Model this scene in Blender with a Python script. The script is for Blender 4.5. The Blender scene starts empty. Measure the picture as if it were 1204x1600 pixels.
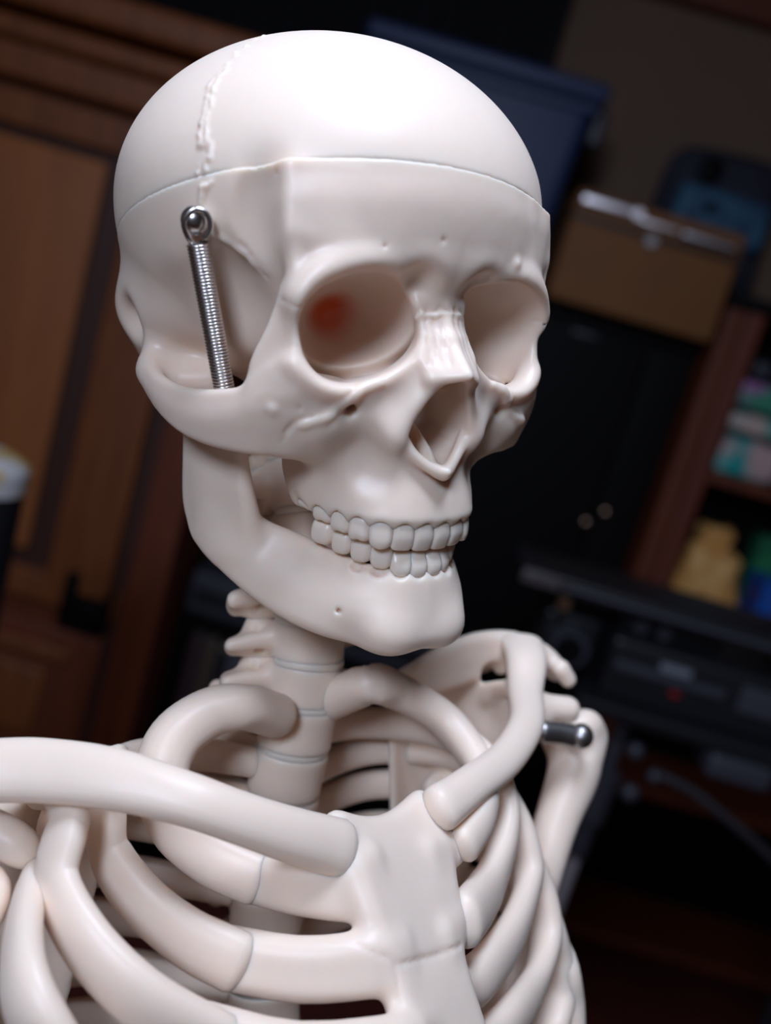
import bpy, bmesh, math, random
import numpy as np
from mathutils import Vector, Matrix

VOX = 0.7
random.seed(7); np.random.seed(7)
C = bpy.context.scene.collection
sc = bpy.context.scene

# ------------------------------------------------------------------ camera
CAM_POS = Vector((0.0, 0.0, 1.50))
PITCH, ROLL = math.radians(12.0), math.radians(16.3)
fwd = Vector((0, math.cos(PITCH), -math.sin(PITCH)))
up0 = Vector((0, math.sin(PITCH), math.cos(PITCH)))
ri0 = Vector((1, 0, 0))
cr = math.cos(ROLL) * ri0 + math.sin(ROLL) * up0
cu = -math.sin(ROLL) * ri0 + math.cos(ROLL) * up0
camM = Matrix((cr, cu, -fwd)).transposed().to_4x4()
camM.translation = CAM_POS
cam_d = bpy.data.cameras.new('camera'); cam = bpy.data.objects.new('camera', cam_d)
C.objects.link(cam); cam.matrix_world = camM; sc.camera = cam
cam_d.sensor_fit = 'VERTICAL'; cam_d.sensor_height = 36.0
cam_d.lens = 1500.0 / 1600.0 * 36.0
cam_d.clip_start = 0.02; cam_d.clip_end = 30
cam_d.dof.use_dof = True
cam_d.dof.focus_distance = 0.322
cam_d.dof.aperture_fstop = (cam_d.lens / 1000.0) / 0.0064
cam_d.dof.aperture_blades = 0

# ------------------------------------------------------------------ world, lights, exposure
w = bpy.data.worlds.new('room_world'); sc.world = w; w.use_nodes = True
w.node_tree.nodes['Background'].inputs[0].default_value = (0.62, 0.70, 1.0, 1)
w.node_tree.nodes['Background'].inputs[1].default_value = 0.02
sc.view_settings.view_transform = 'Standard'
try: sc.view_settings.look = 'None'
except Exception: pass
sc.view_settings.gamma = 1.0
sc.view_settings.use_curve_mapping = False
sc.view_settings.exposure = -0.02

def area_light(name, pos, target, size, power, color=(1, 1, 1), shape='DISK'):
    l = bpy.data.lights.new(name, 'AREA'); l.shape = shape; l.size = size
    l.energy = power; l.color = color
    o = bpy.data.objects.new(name, l); C.objects.link(o)
    o.location = pos
    o.rotation_euler = (Vector(target) - Vector(pos)).to_track_quat('-Z', 'Y').to_euler()
    return o

# skull pose and torso pose: model millimetres -> world metres
def rod(wv):
    wv = np.array(wv, float); t = np.linalg.norm(wv); k = wv / t
    K = np.array([[0, -k[2], k[1]], [k[2], 0, -k[0]], [-k[1], k[0], 0]])
    return np.eye(3) + math.sin(t) * K + (1 - math.cos(t)) * K @ K
def pose(p):
    R = rod(p[:3]) @ np.array([[1, 0, 0], [0, 0, -1], [0, -1, 0]], float)
    M = np.eye(4); M[:3, :3] = R; M[:3, 3] = p[3:6]
    F = np.diag([1, -1, -1, 1.0])
    S = np.diag([1, 1, 1, 1000.0])
    W = np.array(camM) @ F @ np.diag([.001, .001, .001, 1]) @ M
    return W                                  # columns carry the mm -> m scale
SKULL = pose([0.26524, -0.62779, 0.018458, -32.310, -62.932, 375.647])
TORSO = pose([-0.177, -0.609, -0.058, 0.084, 97.019, 322.873])
SK_ORIGIN = np.array(CAM_POS) + np.array(fwd) * 0.40
area_light('ceiling_or_fill_lamp', (-0.05, 0.12, 2.34), (0.0, 0.34, 1.45), 0.34, 7.7, (0.87, 0.975, 1.25))
area_light('ceiling_or_fill_lamp', (-0.45, -1.0, 2.20), (0.0, 0.36, 1.40), 0.45, 12.0, (0.87, 0.975, 1.25))  # unseen fill lamp, added behind the camera to brighten face and temple
# ------------------------------------------------------------------ sculpting: signed distance volumes turned into meshes
def V3(p): return np.array(p, np.float32)
class Vol:
    def __init__(s, lo, hi, h, half=False):
        s.h = h; s.half = half
        lo = np.array(lo, float); hi = np.array(hi, float)
        if half: lo[0] = h / 2
        s.lo = lo
        s.ax = [np.arange(lo[i], hi[i] + h, h, dtype=np.float32) for i in range(3)]
        s.F = np.full([len(a) for a in s.ax], 40.0, np.float32)
    def sub_grid(s, lo, hi, pad):
        sl = []
        for i in range(3):
            a = int(max(0, math.floor((lo[i] - pad - s.lo[i]) / s.h)))
            b = int(min(len(s.ax[i]), math.ceil((hi[i] + pad - s.lo[i]) / s.h) + 1))
            if a >= b: return None
            sl.append(slice(a, b))
        g = [s.ax[0][sl[0]][:, None, None], s.ax[1][sl[1]][None, :, None], s.ax[2][sl[2]][None, None, :]]
        return tuple(sl), g
    def add(s, prim, k=0.0):
        fn, lo, hi = prim
        r = s.sub_grid(lo, hi, k + 3 * s.h + 1)
        if r is None: return
        sl, g = r; d = fn(*g); F = s.F[sl]
        if k > 0:
            hh = np.clip(0.5 + 0.5 * (F - d) / k, 0, 1)
            s.F[sl] = F * (1 - hh) + d * hh - k * hh * (1 - hh)
        else: s.F[sl] = np.minimum(F, d)
    def cut(s, prim, k=0.0):
        fn, lo, hi = prim
        r = s.sub_grid(lo, hi, k + 3 * s.h + 1)
        if r is None: return
        sl, g = r; d = -fn(*g); F = s.F[sl]
        if k > 0:
            hh = np.clip(0.5 - 0.5 * (F - d) / k, 0, 1)
            s.F[sl] = F * (1 - hh) + d * hh + k * hh * (1 - hh)
        else: s.F[sl] = np.maximum(F, d)
    def begin(s): s.saved = s.F; s.F = np.full(s.F.shape, 40.0, np.float32)
    def end(s, k):
        d = s.F; F = s.saved; hh = np.clip(0.5 + 0.5 * (F - d) / k, 0, 1)
        s.F = (F * (1 - hh) + d * hh - k * hh * (1 - hh)).astype(np.float32)
    def mirror(s):
        s.F = np.concatenate([s.F[::-1], s.F], 0)
        s.ax[0] = np.concatenate([-s.ax[0][::-1], s.ax[0]]); s.lo[0] = s.ax[0][0]; s.half = False
    def sample(s, P):
        q = (np.asarray(P, float) - s.lo) / s.h
        q = np.clip(q, 0, np.array(s.F.shape) - 1.001); i = q.astype(int); f = q - i; out = 0
        for a in (0, 1):
            for b in (0, 1):
                for c in (0, 1):
                    wt = (f[:, 0] if a else 1 - f[:, 0]) * (f[:, 1] if b else 1 - f[:, 1]) * (f[:, 2] if c else 1 - f[:, 2])
                    out = out + wt * s.F[i[:, 0] + a, i[:, 1] + b, i[:, 2] + c]
        return out
    def grad(s, P):
        e = s.h
        G = np.stack([s.sample(P + e * np.eye(3)[i]) - s.sample(P - e * np.eye(3)[i]) for i in range(3)], 1)
        return G / (np.linalg.norm(G, axis=1, keepdims=True) + 1e-9)
    def snap(s, P, n=8):
        P = np.array(P, float)
        for _ in range(n): P = P - s.grad(P) * np.clip(s.sample(P), -4, 4)[:, None] * .9
        return P
    def smooth(s, n=1):
        for _ in range(n):
            for ax in range(3):
                F = np.swapaxes(s.F, 0, ax)
                F[1:-1] = .25 * F[:-2] + .5 * F[1:-1] + .25 * F[2:]
    def mesh(s, name):
        F = s.F; nx, ny, nz = F.shape; S = F < 0
        c = np.zeros((nx - 1, ny - 1, nz - 1), np.uint8)
        for a in (0, 1):
            for b in (0, 1):
                for d in (0, 1): c += S[a:nx - 1 + a, b:ny - 1 + b, d:nz - 1 + d]
        act = (c > 0) & (c < 8); I = np.argwhere(act)
        idx = np.full(act.shape, -1, np.int32); idx[act] = np.arange(len(I))
        P = np.zeros((len(I), 3)); N = np.zeros(len(I))
        cor = [(a, b, d) for a in (0, 1) for b in (0, 1) for d in (0, 1)]
        fv = {k: F[I[:, 0] + k[0], I[:, 1] + k[1], I[:, 2] + k[2]] for k in cor}
        for k in cor:
            for axi in range(3):
                if k[axi] == 0:
                    k2 = list(k); k2[axi] = 1; k2 = tuple(k2)
                    m = (fv[k] < 0) != (fv[k2] < 0)
                    t = fv[k] / (fv[k] - fv[k2] + 1e-12)
                    q = np.tile(np.array(k, float), (len(I), 1)); q[:, axi] = t
                    P[m] += q[m]; N[m] += 1
        P = (I + P / N[:, None]) * s.h + s.lo
        quads = []
        for axi in range(3):
            o1, o2 = [(1, 2), (2, 0), (0, 1)][axi]
            sl0 = [slice(None)] * 3; sl1 = [slice(None)] * 3
            sl0[axi] = slice(0, -1); sl1[axi] = slice(1, None)
            A = S[tuple(sl0)]; B = S[tuple(sl1)]
            E = np.argwhere(A != B)
            ok = (E[:, o1] > 0) & (E[:, o2] > 0) & (E[:, o1] < F.shape[o1] - 1) & (E[:, o2] < F.shape[o2] - 1)
            E = E[ok]; a = A[E[:, 0], E[:, 1], E[:, 2]]
            def cell(d1, d2):
                q = E.copy(); q[:, o1] -= d1; q[:, o2] -= d2
                return idx[q[:, 0], q[:, 1], q[:, 2]]
            q = np.stack([cell(1, 1), cell(0, 1), cell(0, 0), cell(1, 0)], 1)
            q[~a] = q[~a][:, ::-1]
            quads.append(q)
        Q = np.concatenate(quads); Q = Q[(Q >= 0).all(1)]
        for _ in range(2):                     # relax, then pull back to the surface
            T = np.zeros_like(P); n = np.zeros(len(P))
            for a in range(4):
                b = (a + 1) % 4
                np.add.at(T, Q[:, a], P[Q[:, b]]); np.add.at(n, Q[:, a], 1)
                np.add.at(T, Q[:, b], P[Q[:, a]]); np.add.at(n, Q[:, b], 1)
            P = .5 * P + .5 * T / np.maximum(n, 1)[:, None]
            P = P - s.grad(P) * np.clip(s.sample(P), -s.h, s.h)[:, None] * .8
        return P, Q

def mesh_np(name, P, Q, M=None):
    me = bpy.data.meshes.new(name)
    P = np.asarray(P, float)
    if M is not None: P = P @ M[:3, :3].T + M[:3, 3]
    Q = np.asarray(Q)
    me.vertices.add(len(P)); me.vertices.foreach_set('co', P.astype(np.float32).ravel())
    k = Q.shape[1]
    me.loops.add(Q.size); me.loops.foreach_set('vertex_index', Q.astype(np.int32).ravel())
    me.polygons.add(len(Q)); me.polygons.foreach_set('loop_start', np.arange(0, Q.size, k, dtype=np.int32))
    me.polygons.foreach_set('loop_total', np.full(len(Q), k, np.int32))
    me.update(calc_edges=True); me.validate()
    me.polygons.foreach_set('use_smooth', np.ones(len(me.polygons), bool))
    return me

# primitives: (function, low corner, high corner)
def ell(c, r, rot=None):
    c = V3(c); r = V3(r)
    Rm = np.eye(3, dtype=np.float32) if rot is None else np.array(Matrix.Rotation(math.radians(rot[1]), 3, rot[0]), np.float32)
    def f(x, y, z):
        x, y, z = x - c[0], y - c[1], z - c[2]
        if rot is not None:
            x, y, z = [Rm[0, i] * x + Rm[1, i] * y + Rm[2, i] * z for i in range(3)]
        k0 = np.sqrt((x / r[0]) ** 2 + (y / r[1]) ** 2 + (z / r[2]) ** 2)
        k1 = np.sqrt((x / r[0] ** 2) ** 2 + (y / r[1] ** 2) ** 2 + (z / r[2] ** 2) ** 2) + 1e-6
        return k0 * (k0 - 1) / k1
    m = r if rot is None else np.full(3, r.max())
    return f, c - m, c + m
def cap(a, b, ra, rb=None):
    a = V3(a); b = V3(b); rb = ra if rb is None else rb; ab = b - a; L = float(ab @ ab) + 1e-9
    def f(x, y, z):
        t = np.clip(((x - a[0]) * ab[0] + (y - a[1]) * ab[1] + (z - a[2]) * ab[2]) / L, 0, 1)
        return np.sqrt((x - a[0] - t * ab[0]) ** 2 + (y - a[1] - t * ab[1]) ** 2 + (z - a[2] - t * ab[2]) ** 2) - (ra + (rb - ra) * t)
    m = max(ra, rb)
    return f, np.minimum(a, b) - m, np.maximum(a, b) + m
def tri(A, B, Cc):
    """a plate through three points, each (x, y, z, half thickness)"""
    P = [V3(q[:3]) for q in (A, B, Cc)]; R = [float(q[3]) for q in (A, B, Cc)]
    n = np.cross(P[1] - P[0], P[2] - P[0]); nn = n / (np.linalg.norm(n) + 1e-9)
    e0 = P[1] - P[0]; e1 = P[2] - P[0]
    d00 = e0 @ e0; d01 = e0 @ e1; d11 = e1 @ e1; den = d00 * d11 - d01 * d01 + 1e-9
    caps = [cap(P[0], P[1], R[0], R[1])[0], cap(P[1], P[2], R[1], R[2])[0], cap(P[2], P[0], R[2], R[0])[0]]
    def f(x, y, z):
        d = np.minimum(np.minimum(caps[0](x, y, z), caps[1](x, y, z)), caps[2](x, y, z))
        vx, vy, vz = x - P[0][0], y - P[0][1], z - P[0][2]
        a = vx * e0[0] + vy * e0[1] + vz * e0[2]; b = vx * e1[0] + vy * e1[1] + vz * e1[2]
        v = (d11 * a - d01 * b) / den; u = (d00 * b - d01 * a) / den
        ins = (v >= 0) & (u >= 0) & (u + v <= 1)
        pd = np.abs(vx * nn[0] + vy * nn[1] + vz * nn[2]) - (R[0] + (R[1] - R[0]) * v + (R[2] - R[0]) * u)
        return np.where(ins, np.minimum(d, pd), d)
    m = max(R); PP = np.array(P)
    return f, PP.min(0) - m, PP.max(0) + m
def quad(vol, A, B, Cc, D, k=2):
    vol.add(tri(A, B, Cc), k); vol.add(tri(A, Cc, D), k)
def catmull(P, n):
    P = np.asarray(P, float); Q = np.vstack([2 * P[0] - P[1], P, 2 * P[-1] - P[-2]]); out = []
    for i in range(1, len(Q) - 2):
        for t in np.linspace(0, 1, n, endpoint=False):
            a, b, c, d = Q[i - 1], Q[i], Q[i + 1], Q[i + 2]
            out.append(.5 * (2 * b + (c - a) * t + (2 * a - 5 * b + 4 * c - d) * t * t + (3 * b - a - 3 * c + d) * t ** 3))
    out.append(P[-1]); return np.array(out)
def tube(vol, pts, k=2, n=4, cut=False):
    """pts rows (x, y, z, r)"""
    Q = catmull(pts, n)
    for a, b in zip(Q[:-1], Q[1:]):
        pr = cap(a[:3], b[:3], float(a[3]), float(b[3]))
        (vol.cut if cut else vol.add)(pr, k)
def patch(vol, rows, k=4, n=(3, 3)):
    """a curved plate through a grid of points (x, y, z, half thickness)"""
    G = np.array(rows, float)
    G = np.stack([catmull(r, n[1]) for r in G], 0)
    G = np.stack([catmull(G[:, j], n[0]) for j in range(G.shape[1])], 1)
    vol.begin()
    for i in range(G.shape[0] - 1):
        for j in range(G.shape[1] - 1):
            quad(vol, G[i, j], G[i, j + 1], G[i + 1, j + 1], G[i + 1, j], 0)
    vol.end(k)
def groove(vol, pts, r=.6, lift=.0, wig=0.0, step=1.2, k=.4, add=False):
    Q = catmull(pts, 12); seg = np.r_[0, np.cumsum(np.linalg.norm(np.diff(Q, axis=0), axis=1))]
    s = np.arange(0, seg[-1], step); Q = np.stack([np.interp(s, seg, Q[:, i]) for i in range(3)], 1)
    if wig: Q = Q + np.random.randn(*Q.shape) * wig
    Q = vol.snap(Q); G = vol.grad(Q); Q = Q + G * lift
    for a, b in zip(Q[:-1], Q[1:]):
        rr = r * (1 + (.25 * np.random.randn() if wig else 0)); rr = max(.3, rr)
        (vol.add if add else vol.cut)(cap(a, b, rr), k)
# ------------------------------------------------------------------ materials
def mat(name, col, rough=.5, metal=0.0, sss=0.0, spec=.5, coat=0.0, noise=None, bump=None):
    m = bpy.data.materials.new(name); m.use_nodes = True; nt = m.node_tree; b = nt.nodes['Principled BSDF']
    b.inputs['Base Color'].default_value = (*col, 1); b.inputs['Roughness'].default_value = rough
    b.inputs['Metallic'].default_value = metal; b.inputs['Specular IOR Level'].default_value = spec
    b.inputs['Coat Weight'].default_value = coat
    if sss:
        b.inputs['Subsurface Weight'].default_value = 1.0
        b.inputs['Subsurface Radius'].default_value = (1.0, .75, .58)
        b.inputs['Subsurface Scale'].default_value = sss
    tc = nt.nodes.new('ShaderNodeTexCoord')
    if noise:                                   # (second colour, scale, (stretch x, y, z), contrast)
        n = nt.nodes.new('ShaderNodeTexNoise'); n.inputs['Scale'].default_value = noise[1]; n.inputs['Detail'].default_value = 5
        mp = nt.nodes.new('ShaderNodeMapping'); mp.inputs['Scale'].default_value = noise[2]
        nt.links.new(tc.outputs['Object'], mp.inputs[0]); nt.links.new(mp.outputs[0], n.inputs['Vector'])
        r = nt.nodes.new('ShaderNodeValToRGB'); r.color_ramp.elements[0].position = .5 - noise[3]; r.color_ramp.elements[1].position = .5 + noise[3]
        r.color_ramp.elements[0].color = (*col, 1); r.color_ramp.elements[1].color = (*noise[0], 1)
        nt.links.new(n.outputs[0], r.inputs[0]); nt.links.new(r.outputs[0], b.inputs['Base Color'])
    if bump:                                    # (scale, strength, distance)
        n = nt.nodes.new('ShaderNodeTexNoise'); n.inputs['Scale'].default_value = bump[0]; n.inputs['Detail'].default_value = 3
        nt.links.new(tc.outputs['Object'], n.inputs['Vector'])
        bp = nt.nodes.new('ShaderNodeBump'); bp.inputs['Strength'].default_value = bump[1]; bp.inputs['Distance'].default_value = bump[2]
        nt.links.new(n.outputs[0], bp.inputs['Height']); nt.links.new(bp.outputs[0], b.inputs['Normal'])
    return m
BONE = mat('ivory_plastic', (.955, .775, .645), .43, sss=.003, bump=(60, .25, .001))
SKULLM = mat('ivory_skull_plastic', (.955, .765, .635), .38, sss=.003, bump=(60, .25, .001))
TOOTH = mat('tooth_plastic', (.985, .80, .68), .30, sss=.002)
def paint_glow(m, centre, r0, r1, col):
    # a round orange glow of light painted into the plastic colour, soft at its edge
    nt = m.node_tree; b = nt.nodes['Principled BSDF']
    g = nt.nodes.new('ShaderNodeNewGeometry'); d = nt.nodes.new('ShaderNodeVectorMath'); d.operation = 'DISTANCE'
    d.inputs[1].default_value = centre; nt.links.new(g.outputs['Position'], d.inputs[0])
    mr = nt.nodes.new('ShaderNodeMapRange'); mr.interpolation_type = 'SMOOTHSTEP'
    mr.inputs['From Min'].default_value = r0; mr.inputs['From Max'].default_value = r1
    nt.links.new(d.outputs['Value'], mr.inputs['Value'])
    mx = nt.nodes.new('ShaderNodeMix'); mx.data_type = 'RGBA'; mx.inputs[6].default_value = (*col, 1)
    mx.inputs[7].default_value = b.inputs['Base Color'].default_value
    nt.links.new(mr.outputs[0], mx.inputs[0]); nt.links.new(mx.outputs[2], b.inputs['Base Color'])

STEEL = mat('steel', (.78, .76, .74), .26, 1.0)

STEEL_DULL = mat('dull_steel', (.40, .39, .385), .38, 1.0)

def link(name, me, m, parent=None, loc=None):
    o = bpy.data.objects.new(name, me); C.objects.link(o)
    if m is not None: me.materials.append(m)
    if parent is not None: o.parent = parent
    if loc is not None: o.location = loc
    return o
LARCH = np.array([(0, 91.5), (6, 91), (12, 88), (18, 82.5), (23, 75), (27, 66), (30, 56), (32, 46), (32.5, 42)], float)
def build_mandible():
    v = Vol((-62, -4, -104), (62, 108, 4), H1, half=True)
    # ramus and body
    patch(v, [[(52, 17, -22, 4.2), (51.5, 29, -27, 3), (49.5, 42, -12, 2.3)],
              [(51, 15.7, -38, 4.2), (50.5, 28, -42, 3.6), (46.5, 43.5, -36, 3.0)],
              [(49.6, 14.5, -53, 4.3), (48.5, 28, -56, 4.2), (42.5, 43, -53, 4.2)],
              [(48.6, 18, -61.5, 4.3), (46, 31, -67, 4.8), (40, 42, -65, 5.2)]], 4)
    v.add(cap((53, 14, -13), (52, 16, -22), 4.5, 4.2), 5)
    U = [(47, 30, -54, 4), (41, 38.5, -57, 4.4), (34, 45, -60, 4.6), (28, 52.5, -62, 4.6), (24.2, 61.8, -63.8, 4.6), (20.6, 71.2, -65, 4.4), (16.4, 79.6, -66, 4.3), (9, 86.4, -66, 4.2), (0, 88, -66, 4.2)]
    Mi = [(47.6, 26, -60, 4.4), (44, 36, -64.5, 5), (40, 43, -68, 5.3), (35, 52, -71.5, 5.5), (29.6, 61.5, -74.5, 5.5), (24, 71.4, -76, 5.5), (18, 81.5, -76.2, 5.4), (10, 87.8, -76.2, 5.2), (0, 89, -76, 5.2)]
    Lo = [(47.8, 22, -64, 4.4), (45.5, 31, -69, 4.8), (42.3, 39.5, -73.3, 5), (38, 50, -77.6, 5), (32.3, 61, -81.2, 5.2), (25.5, 71, -83.3, 5.4), (17, 80, -84, 5.6), (9.5, 87.5, -84, 5.8), (0, 89.5, -83.8, 6)]
    patch(v, [U, Mi, Lo], 4)
    v.add(ell((11, 87, -83.5), (8, 7, 6)), 8)
    # bulges over the roots
    for (x, y), r in root_spots(LARCH, LW, 3.4): v.add(cap((x * .93, y - 3.9, -66.0 + .10 * abs(x)), (x * .93, y - 4.2, -72), r * .42, r * .3), 1.8)
    v.smooth(5)
    gum_scallops(v, LARCH, LW[:4], -60.0, 4.4, .2)
    v.mirror()
    hole = v.snap([(-24.5, 78, -77)]); v.cut(cap(hole[0] + (-1.5, 2, .5), hole[0] + (1, -2, -.5), .8), .8)
    hole = v.snap([(24.5, 78, -77)]); v.cut(cap(hole[0] + (1.5, 2, .5), hole[0] + (-1, -2, -.5), .8), .8)
    return v
UW = [7.6, 7.6, 8.0, 7.6, 7.4, 8.4, 8.4]
LW = [6.8, 7.2, 7.6, 7.4, 7.4, 8.8]
def arch_at(A, s):
    Q = np.vstack([A[::-1] * [-1, 1], A[1:]]); Q = catmull(Q, 8)
    seg = np.r_[0, np.cumsum(np.linalg.norm(np.diff(Q, axis=0), axis=1))]; mid = seg[-1] / 2
    f = lambda t: np.array([np.interp(mid + t, seg, Q[:, i]) for i in (0, 1)])
    p = f(s); t = f(s + .5) - f(s - .5); return p, t / np.linalg.norm(t)
def root_spots(A, W, base):
    out = []; s = 0
    for wd in W:
        p, t = arch_at(A, s + wd / 2); out.append(((p[0] , p[1]), wd)); s += wd
    return out
def gum_scallops(v, A, W, zc, rz, out):
    # arched sockets along the gum so that each crown has its own scallop
    s = 0
    for wd in W:
        p, t = arch_at(A, s + wd / 2); s += wd
        n = np.array([-t[1], t[0]]); n = n if n @ (p - np.array([0, 45])) > 0 else -n
        c = p + n * out
        v.cut(ell((c[0], c[1], zc + .12 * max(0, abs(p[0]) - 18) * (1 if zc > -55 else 1)), (wd * .49, 3.6, rz), ('Z', math.degrees(math.atan2(t[1], t[0])))), .7)
def tooth_mesh(wd, ht, th, kind):
    """a crown with its root end inside the gum: width, height, thickness"""
    nu, nv = 28, 22; P = []
    for j in range(nv + 1):
        ph = -math.pi / 2 + math.pi * j / nv
        for i in range(nu):
            a = 2 * math.pi * i / nu
            ex = lambda c, e: math.copysign(abs(c) ** e, c)
            e1 = .42 if ph < 0 else .42 + .42 * (ph / (math.pi / 2)) ** .7
            x = ex(math.cos(ph), e1) * ex(math.cos(a), .55); y = ex(math.cos(ph), .5) * ex(math.sin(a), .75); z = ex(math.sin(ph), .5)
            taper = 1.0 - .16 * max(0, z) ** 1.5 - (.08 if kind == 'canine' else .0) * max(0, -z)
            if kind == 'incisor': y *= 1 - .45 * max(0, -z)
            zz = z
            if kind == 'canine' and z < 0: zz = z * (1 + .16 * (1 - abs(x)) - .04)
            if kind == 'molar' and z < 0: zz = z * (1 - .10 * math.exp(-(x / .3) ** 2))
            P.append((x * wd / 2 * taper, y * th / 2 * (1 + .06 * math.cos(z * 2)), zz * ht / 2))
    Q = [(j * nu + i, j * nu + (i + 1) % nu, (j + 1) * nu + (i + 1) % nu, (j + 1) * nu + i) for j in range(nv) for i in range(nu)]
    return np.array(P), np.array(Q)
def build_teeth(A, W, zf, inset, parent, M, upper):
    for side in (-1, 1):
        s = 0
        for i, wd in enumerate(W):
            p, t = arch_at(A, side * (s + wd / 2)); s += wd
            n = np.array([t[1], -t[0]]); n = n if n[1] > 0 or abs(n[0]) > .9 else -n
            if n @ (p - np.array([0, 45])) < 0: n = -n
            kind = 'incisor' if i < 2 else 'canine' if i == 2 else 'molar'
            th = [6.6, 6.2, 7.6, 8.6, 8.8, 10.2, 10][i]; ht = [11, 10.4, 11, 9.6, 9.2, 8.8, 8.4][i] if upper else [8.6, 8.6, 9, 8.8, 8.6, 8.6, 8.4][i]
            P, Q = tooth_mesh(wd * 1.06, ht, th, kind)
            if not upper: P[:, 2] *= -1; Q = Q[:, ::-1]
            X = np.array([t[0], t[1], 0]); Y = np.array([n[0], n[1], 0]); c = p - n * (th / 2 + (inset if upper or i < 3 else inset - .45 * (i - 2)))
            tip = zf(s - wd / 2)
            cz = tip + (ht / 2 if upper else -ht / 2)
            W3 = P[:, :1] * X + P[:, 1:2] * Y + P[:, 2:] * np.array([0, 0, 1]) + np.array([c[0], c[1], cz])
            W3[:, :2] += n * ((W3[:, 2:3] - cz) * (-.10))
            if np.linalg.det(np.array([X, Y, [0, 0, 1]])) < 0: Q = Q[:, ::-1]
            link('tooth', mesh_np('tooth', W3, Q, M), TOOTH, parent)
# ------------------------------------------------------------------ skull
H1 = VOX
def brain(off=0.0):
    def f(x, y, z):
        a = 77.0 - off; y0 = 13.0; z0 = 50.8
        b = np.where(y > y0, 77.2, 78.0) - off
        c = np.where(z > z0, 60.1, 66.0) - off
        X, Y, Z = x / a, (y - y0) / b, (z - z0) / c
        k0 = np.sqrt(X * X + Y * Y + Z * Z)
        k1 = np.sqrt((X / a) ** 2 + (Y / b) ** 2 + (Z / c) ** 2) + 1e-6
        return k0 * (k0 - 1) / k1
    return f, V3((-78, -86, -16)), V3((78, 91, 112))
def cutz(x, y): return 37.3 + 0.318 * y - 0.04 * x
def halfspace(above, gap=0.0):
    n = math.sqrt(1 + .318 ** 2)
    def f(x, y, z):
        d = (z - cutz(x, y)) / n
        return (-d + gap) if above else (d + gap)
    return f, V3((-90, -95, -70)), V3((90, 120, 120))

FOSSA_A = ell((76.2, 77.8, 34), (27, 17, 60), ('Z', 36.9))
FOSSA_B = ell((75, 58, 6), (30, 24, 34), ('Z', 15))
FOSSA_C = ell((80, 38, 2), (22, 26, 26), ('Z', 10))
def build_cap():
    v = Vol((-80, -88, 0), (80, 94, 113), H1)
    v.add(brain(-.1)); v.cut(ell((77.3, 78.6, 34), (27, 17, 60), ('Z', 36.9)), 8); v.cut(ell((-77.3, 78.6, 34), (27, 17, 60), ('Z', -36.9)), 8); v.cut(brain(6.0))
    v.cut(halfspace(False, 0.25), .5)
    # coronal suture: a bumpy seam crossing the vault
    pts = [(-68.2, 48.5, 55.5), (-67, 49, 61.6), (-66.3, 45, 69), (-64.4, 42, 76), (-60.9, 37.5, 83.2), (-57, 35.5, 87.6), (-53, 35, 91.5)]
    groove(v, pts[:6], .62, -.1, .55, 1.5, .6, add=True)
    groove(v, [(p[0], p[1] - 1.8, p[2] - .5) for p in pts[:6]], .6, -.1, .6, 1.7, .5, add=True)
    groove(v, [(p[0], p[1] - 1, p[2]) for p in pts], .4, .25, .4, 1.3, .5)
    for q in ((-56, 34.5, 88.5), (-54.5, 33, 90), (-51, 31.5, 93), (-50, 29, 94.3), (-46, 28, 97.2), (-41, 24, 100.8), (-37, 22, 103)):
        p = v.snap([q])[0]; g = v.grad(np.array([q]))[0]; v.add(ell(p - g * .35, (.95, .95, .95)), .8)
    groove(v, [(-52.3, 41, 90.2), (-49.9, 40.4, 92.2)], .32, .1, 0, .8, .3)
    groove(v, [(-52.6, 45.3, 87.2), (-50.7, 45.3, 89)], .32, .1, 0, .8, .3)
    return v

ARCH = np.array([(0, 92), (9, 91), (17, 87.5), (23, 80.5), (27, 71.5), (29.5, 62), (30.5, 52), (30.5, 46)], float)

def orbit_cut(v):
    O = np.array([28.9, 81.5, 16.0]); wv = np.array([-.36, -.93, -.02]); wv /= np.linalg.norm(wv)
    U = np.cross((0, 0, 1), wv); U = -U / np.linalg.norm(U) if U[0] < 0 else U / np.linalg.norm(U)
    Vv = np.cross(wv, U); Vv = Vv if Vv[2] > 0 else -Vv
    an = math.radians(-21); U, Vv = math.cos(an) * U + math.sin(an) * Vv, -math.sin(an) * U + math.cos(an) * Vv
    a, b, n = 19.0, 15.7, 2.4
    def f(x, y, z):
        X, Y, Z = x - O[0], y - O[1], z - O[2]
        d = X * wv[0] + Y * wv[1] + Z * wv[2]; u = X * U[0] + Y * U[1] + Z * U[2]; q = X * Vv[0] + Y * Vv[1] + Z * Vv[2]
        s = np.sqrt(np.clip(1 - (np.clip(d, 0, 50) / 46) ** 2, 0.0, 1)) 
        s = np.where(d < 0, 1 - d * .012, s)
        r = ((np.abs(u) / a) ** n + (np.abs(q) / b) ** n) ** (1 / n)
        return np.maximum((r - s) * 15, (d - 45) * .8)
    v.cut((f, V3((0, 30, -10)), V3((60, 110, 45))), 2.2)

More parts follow.
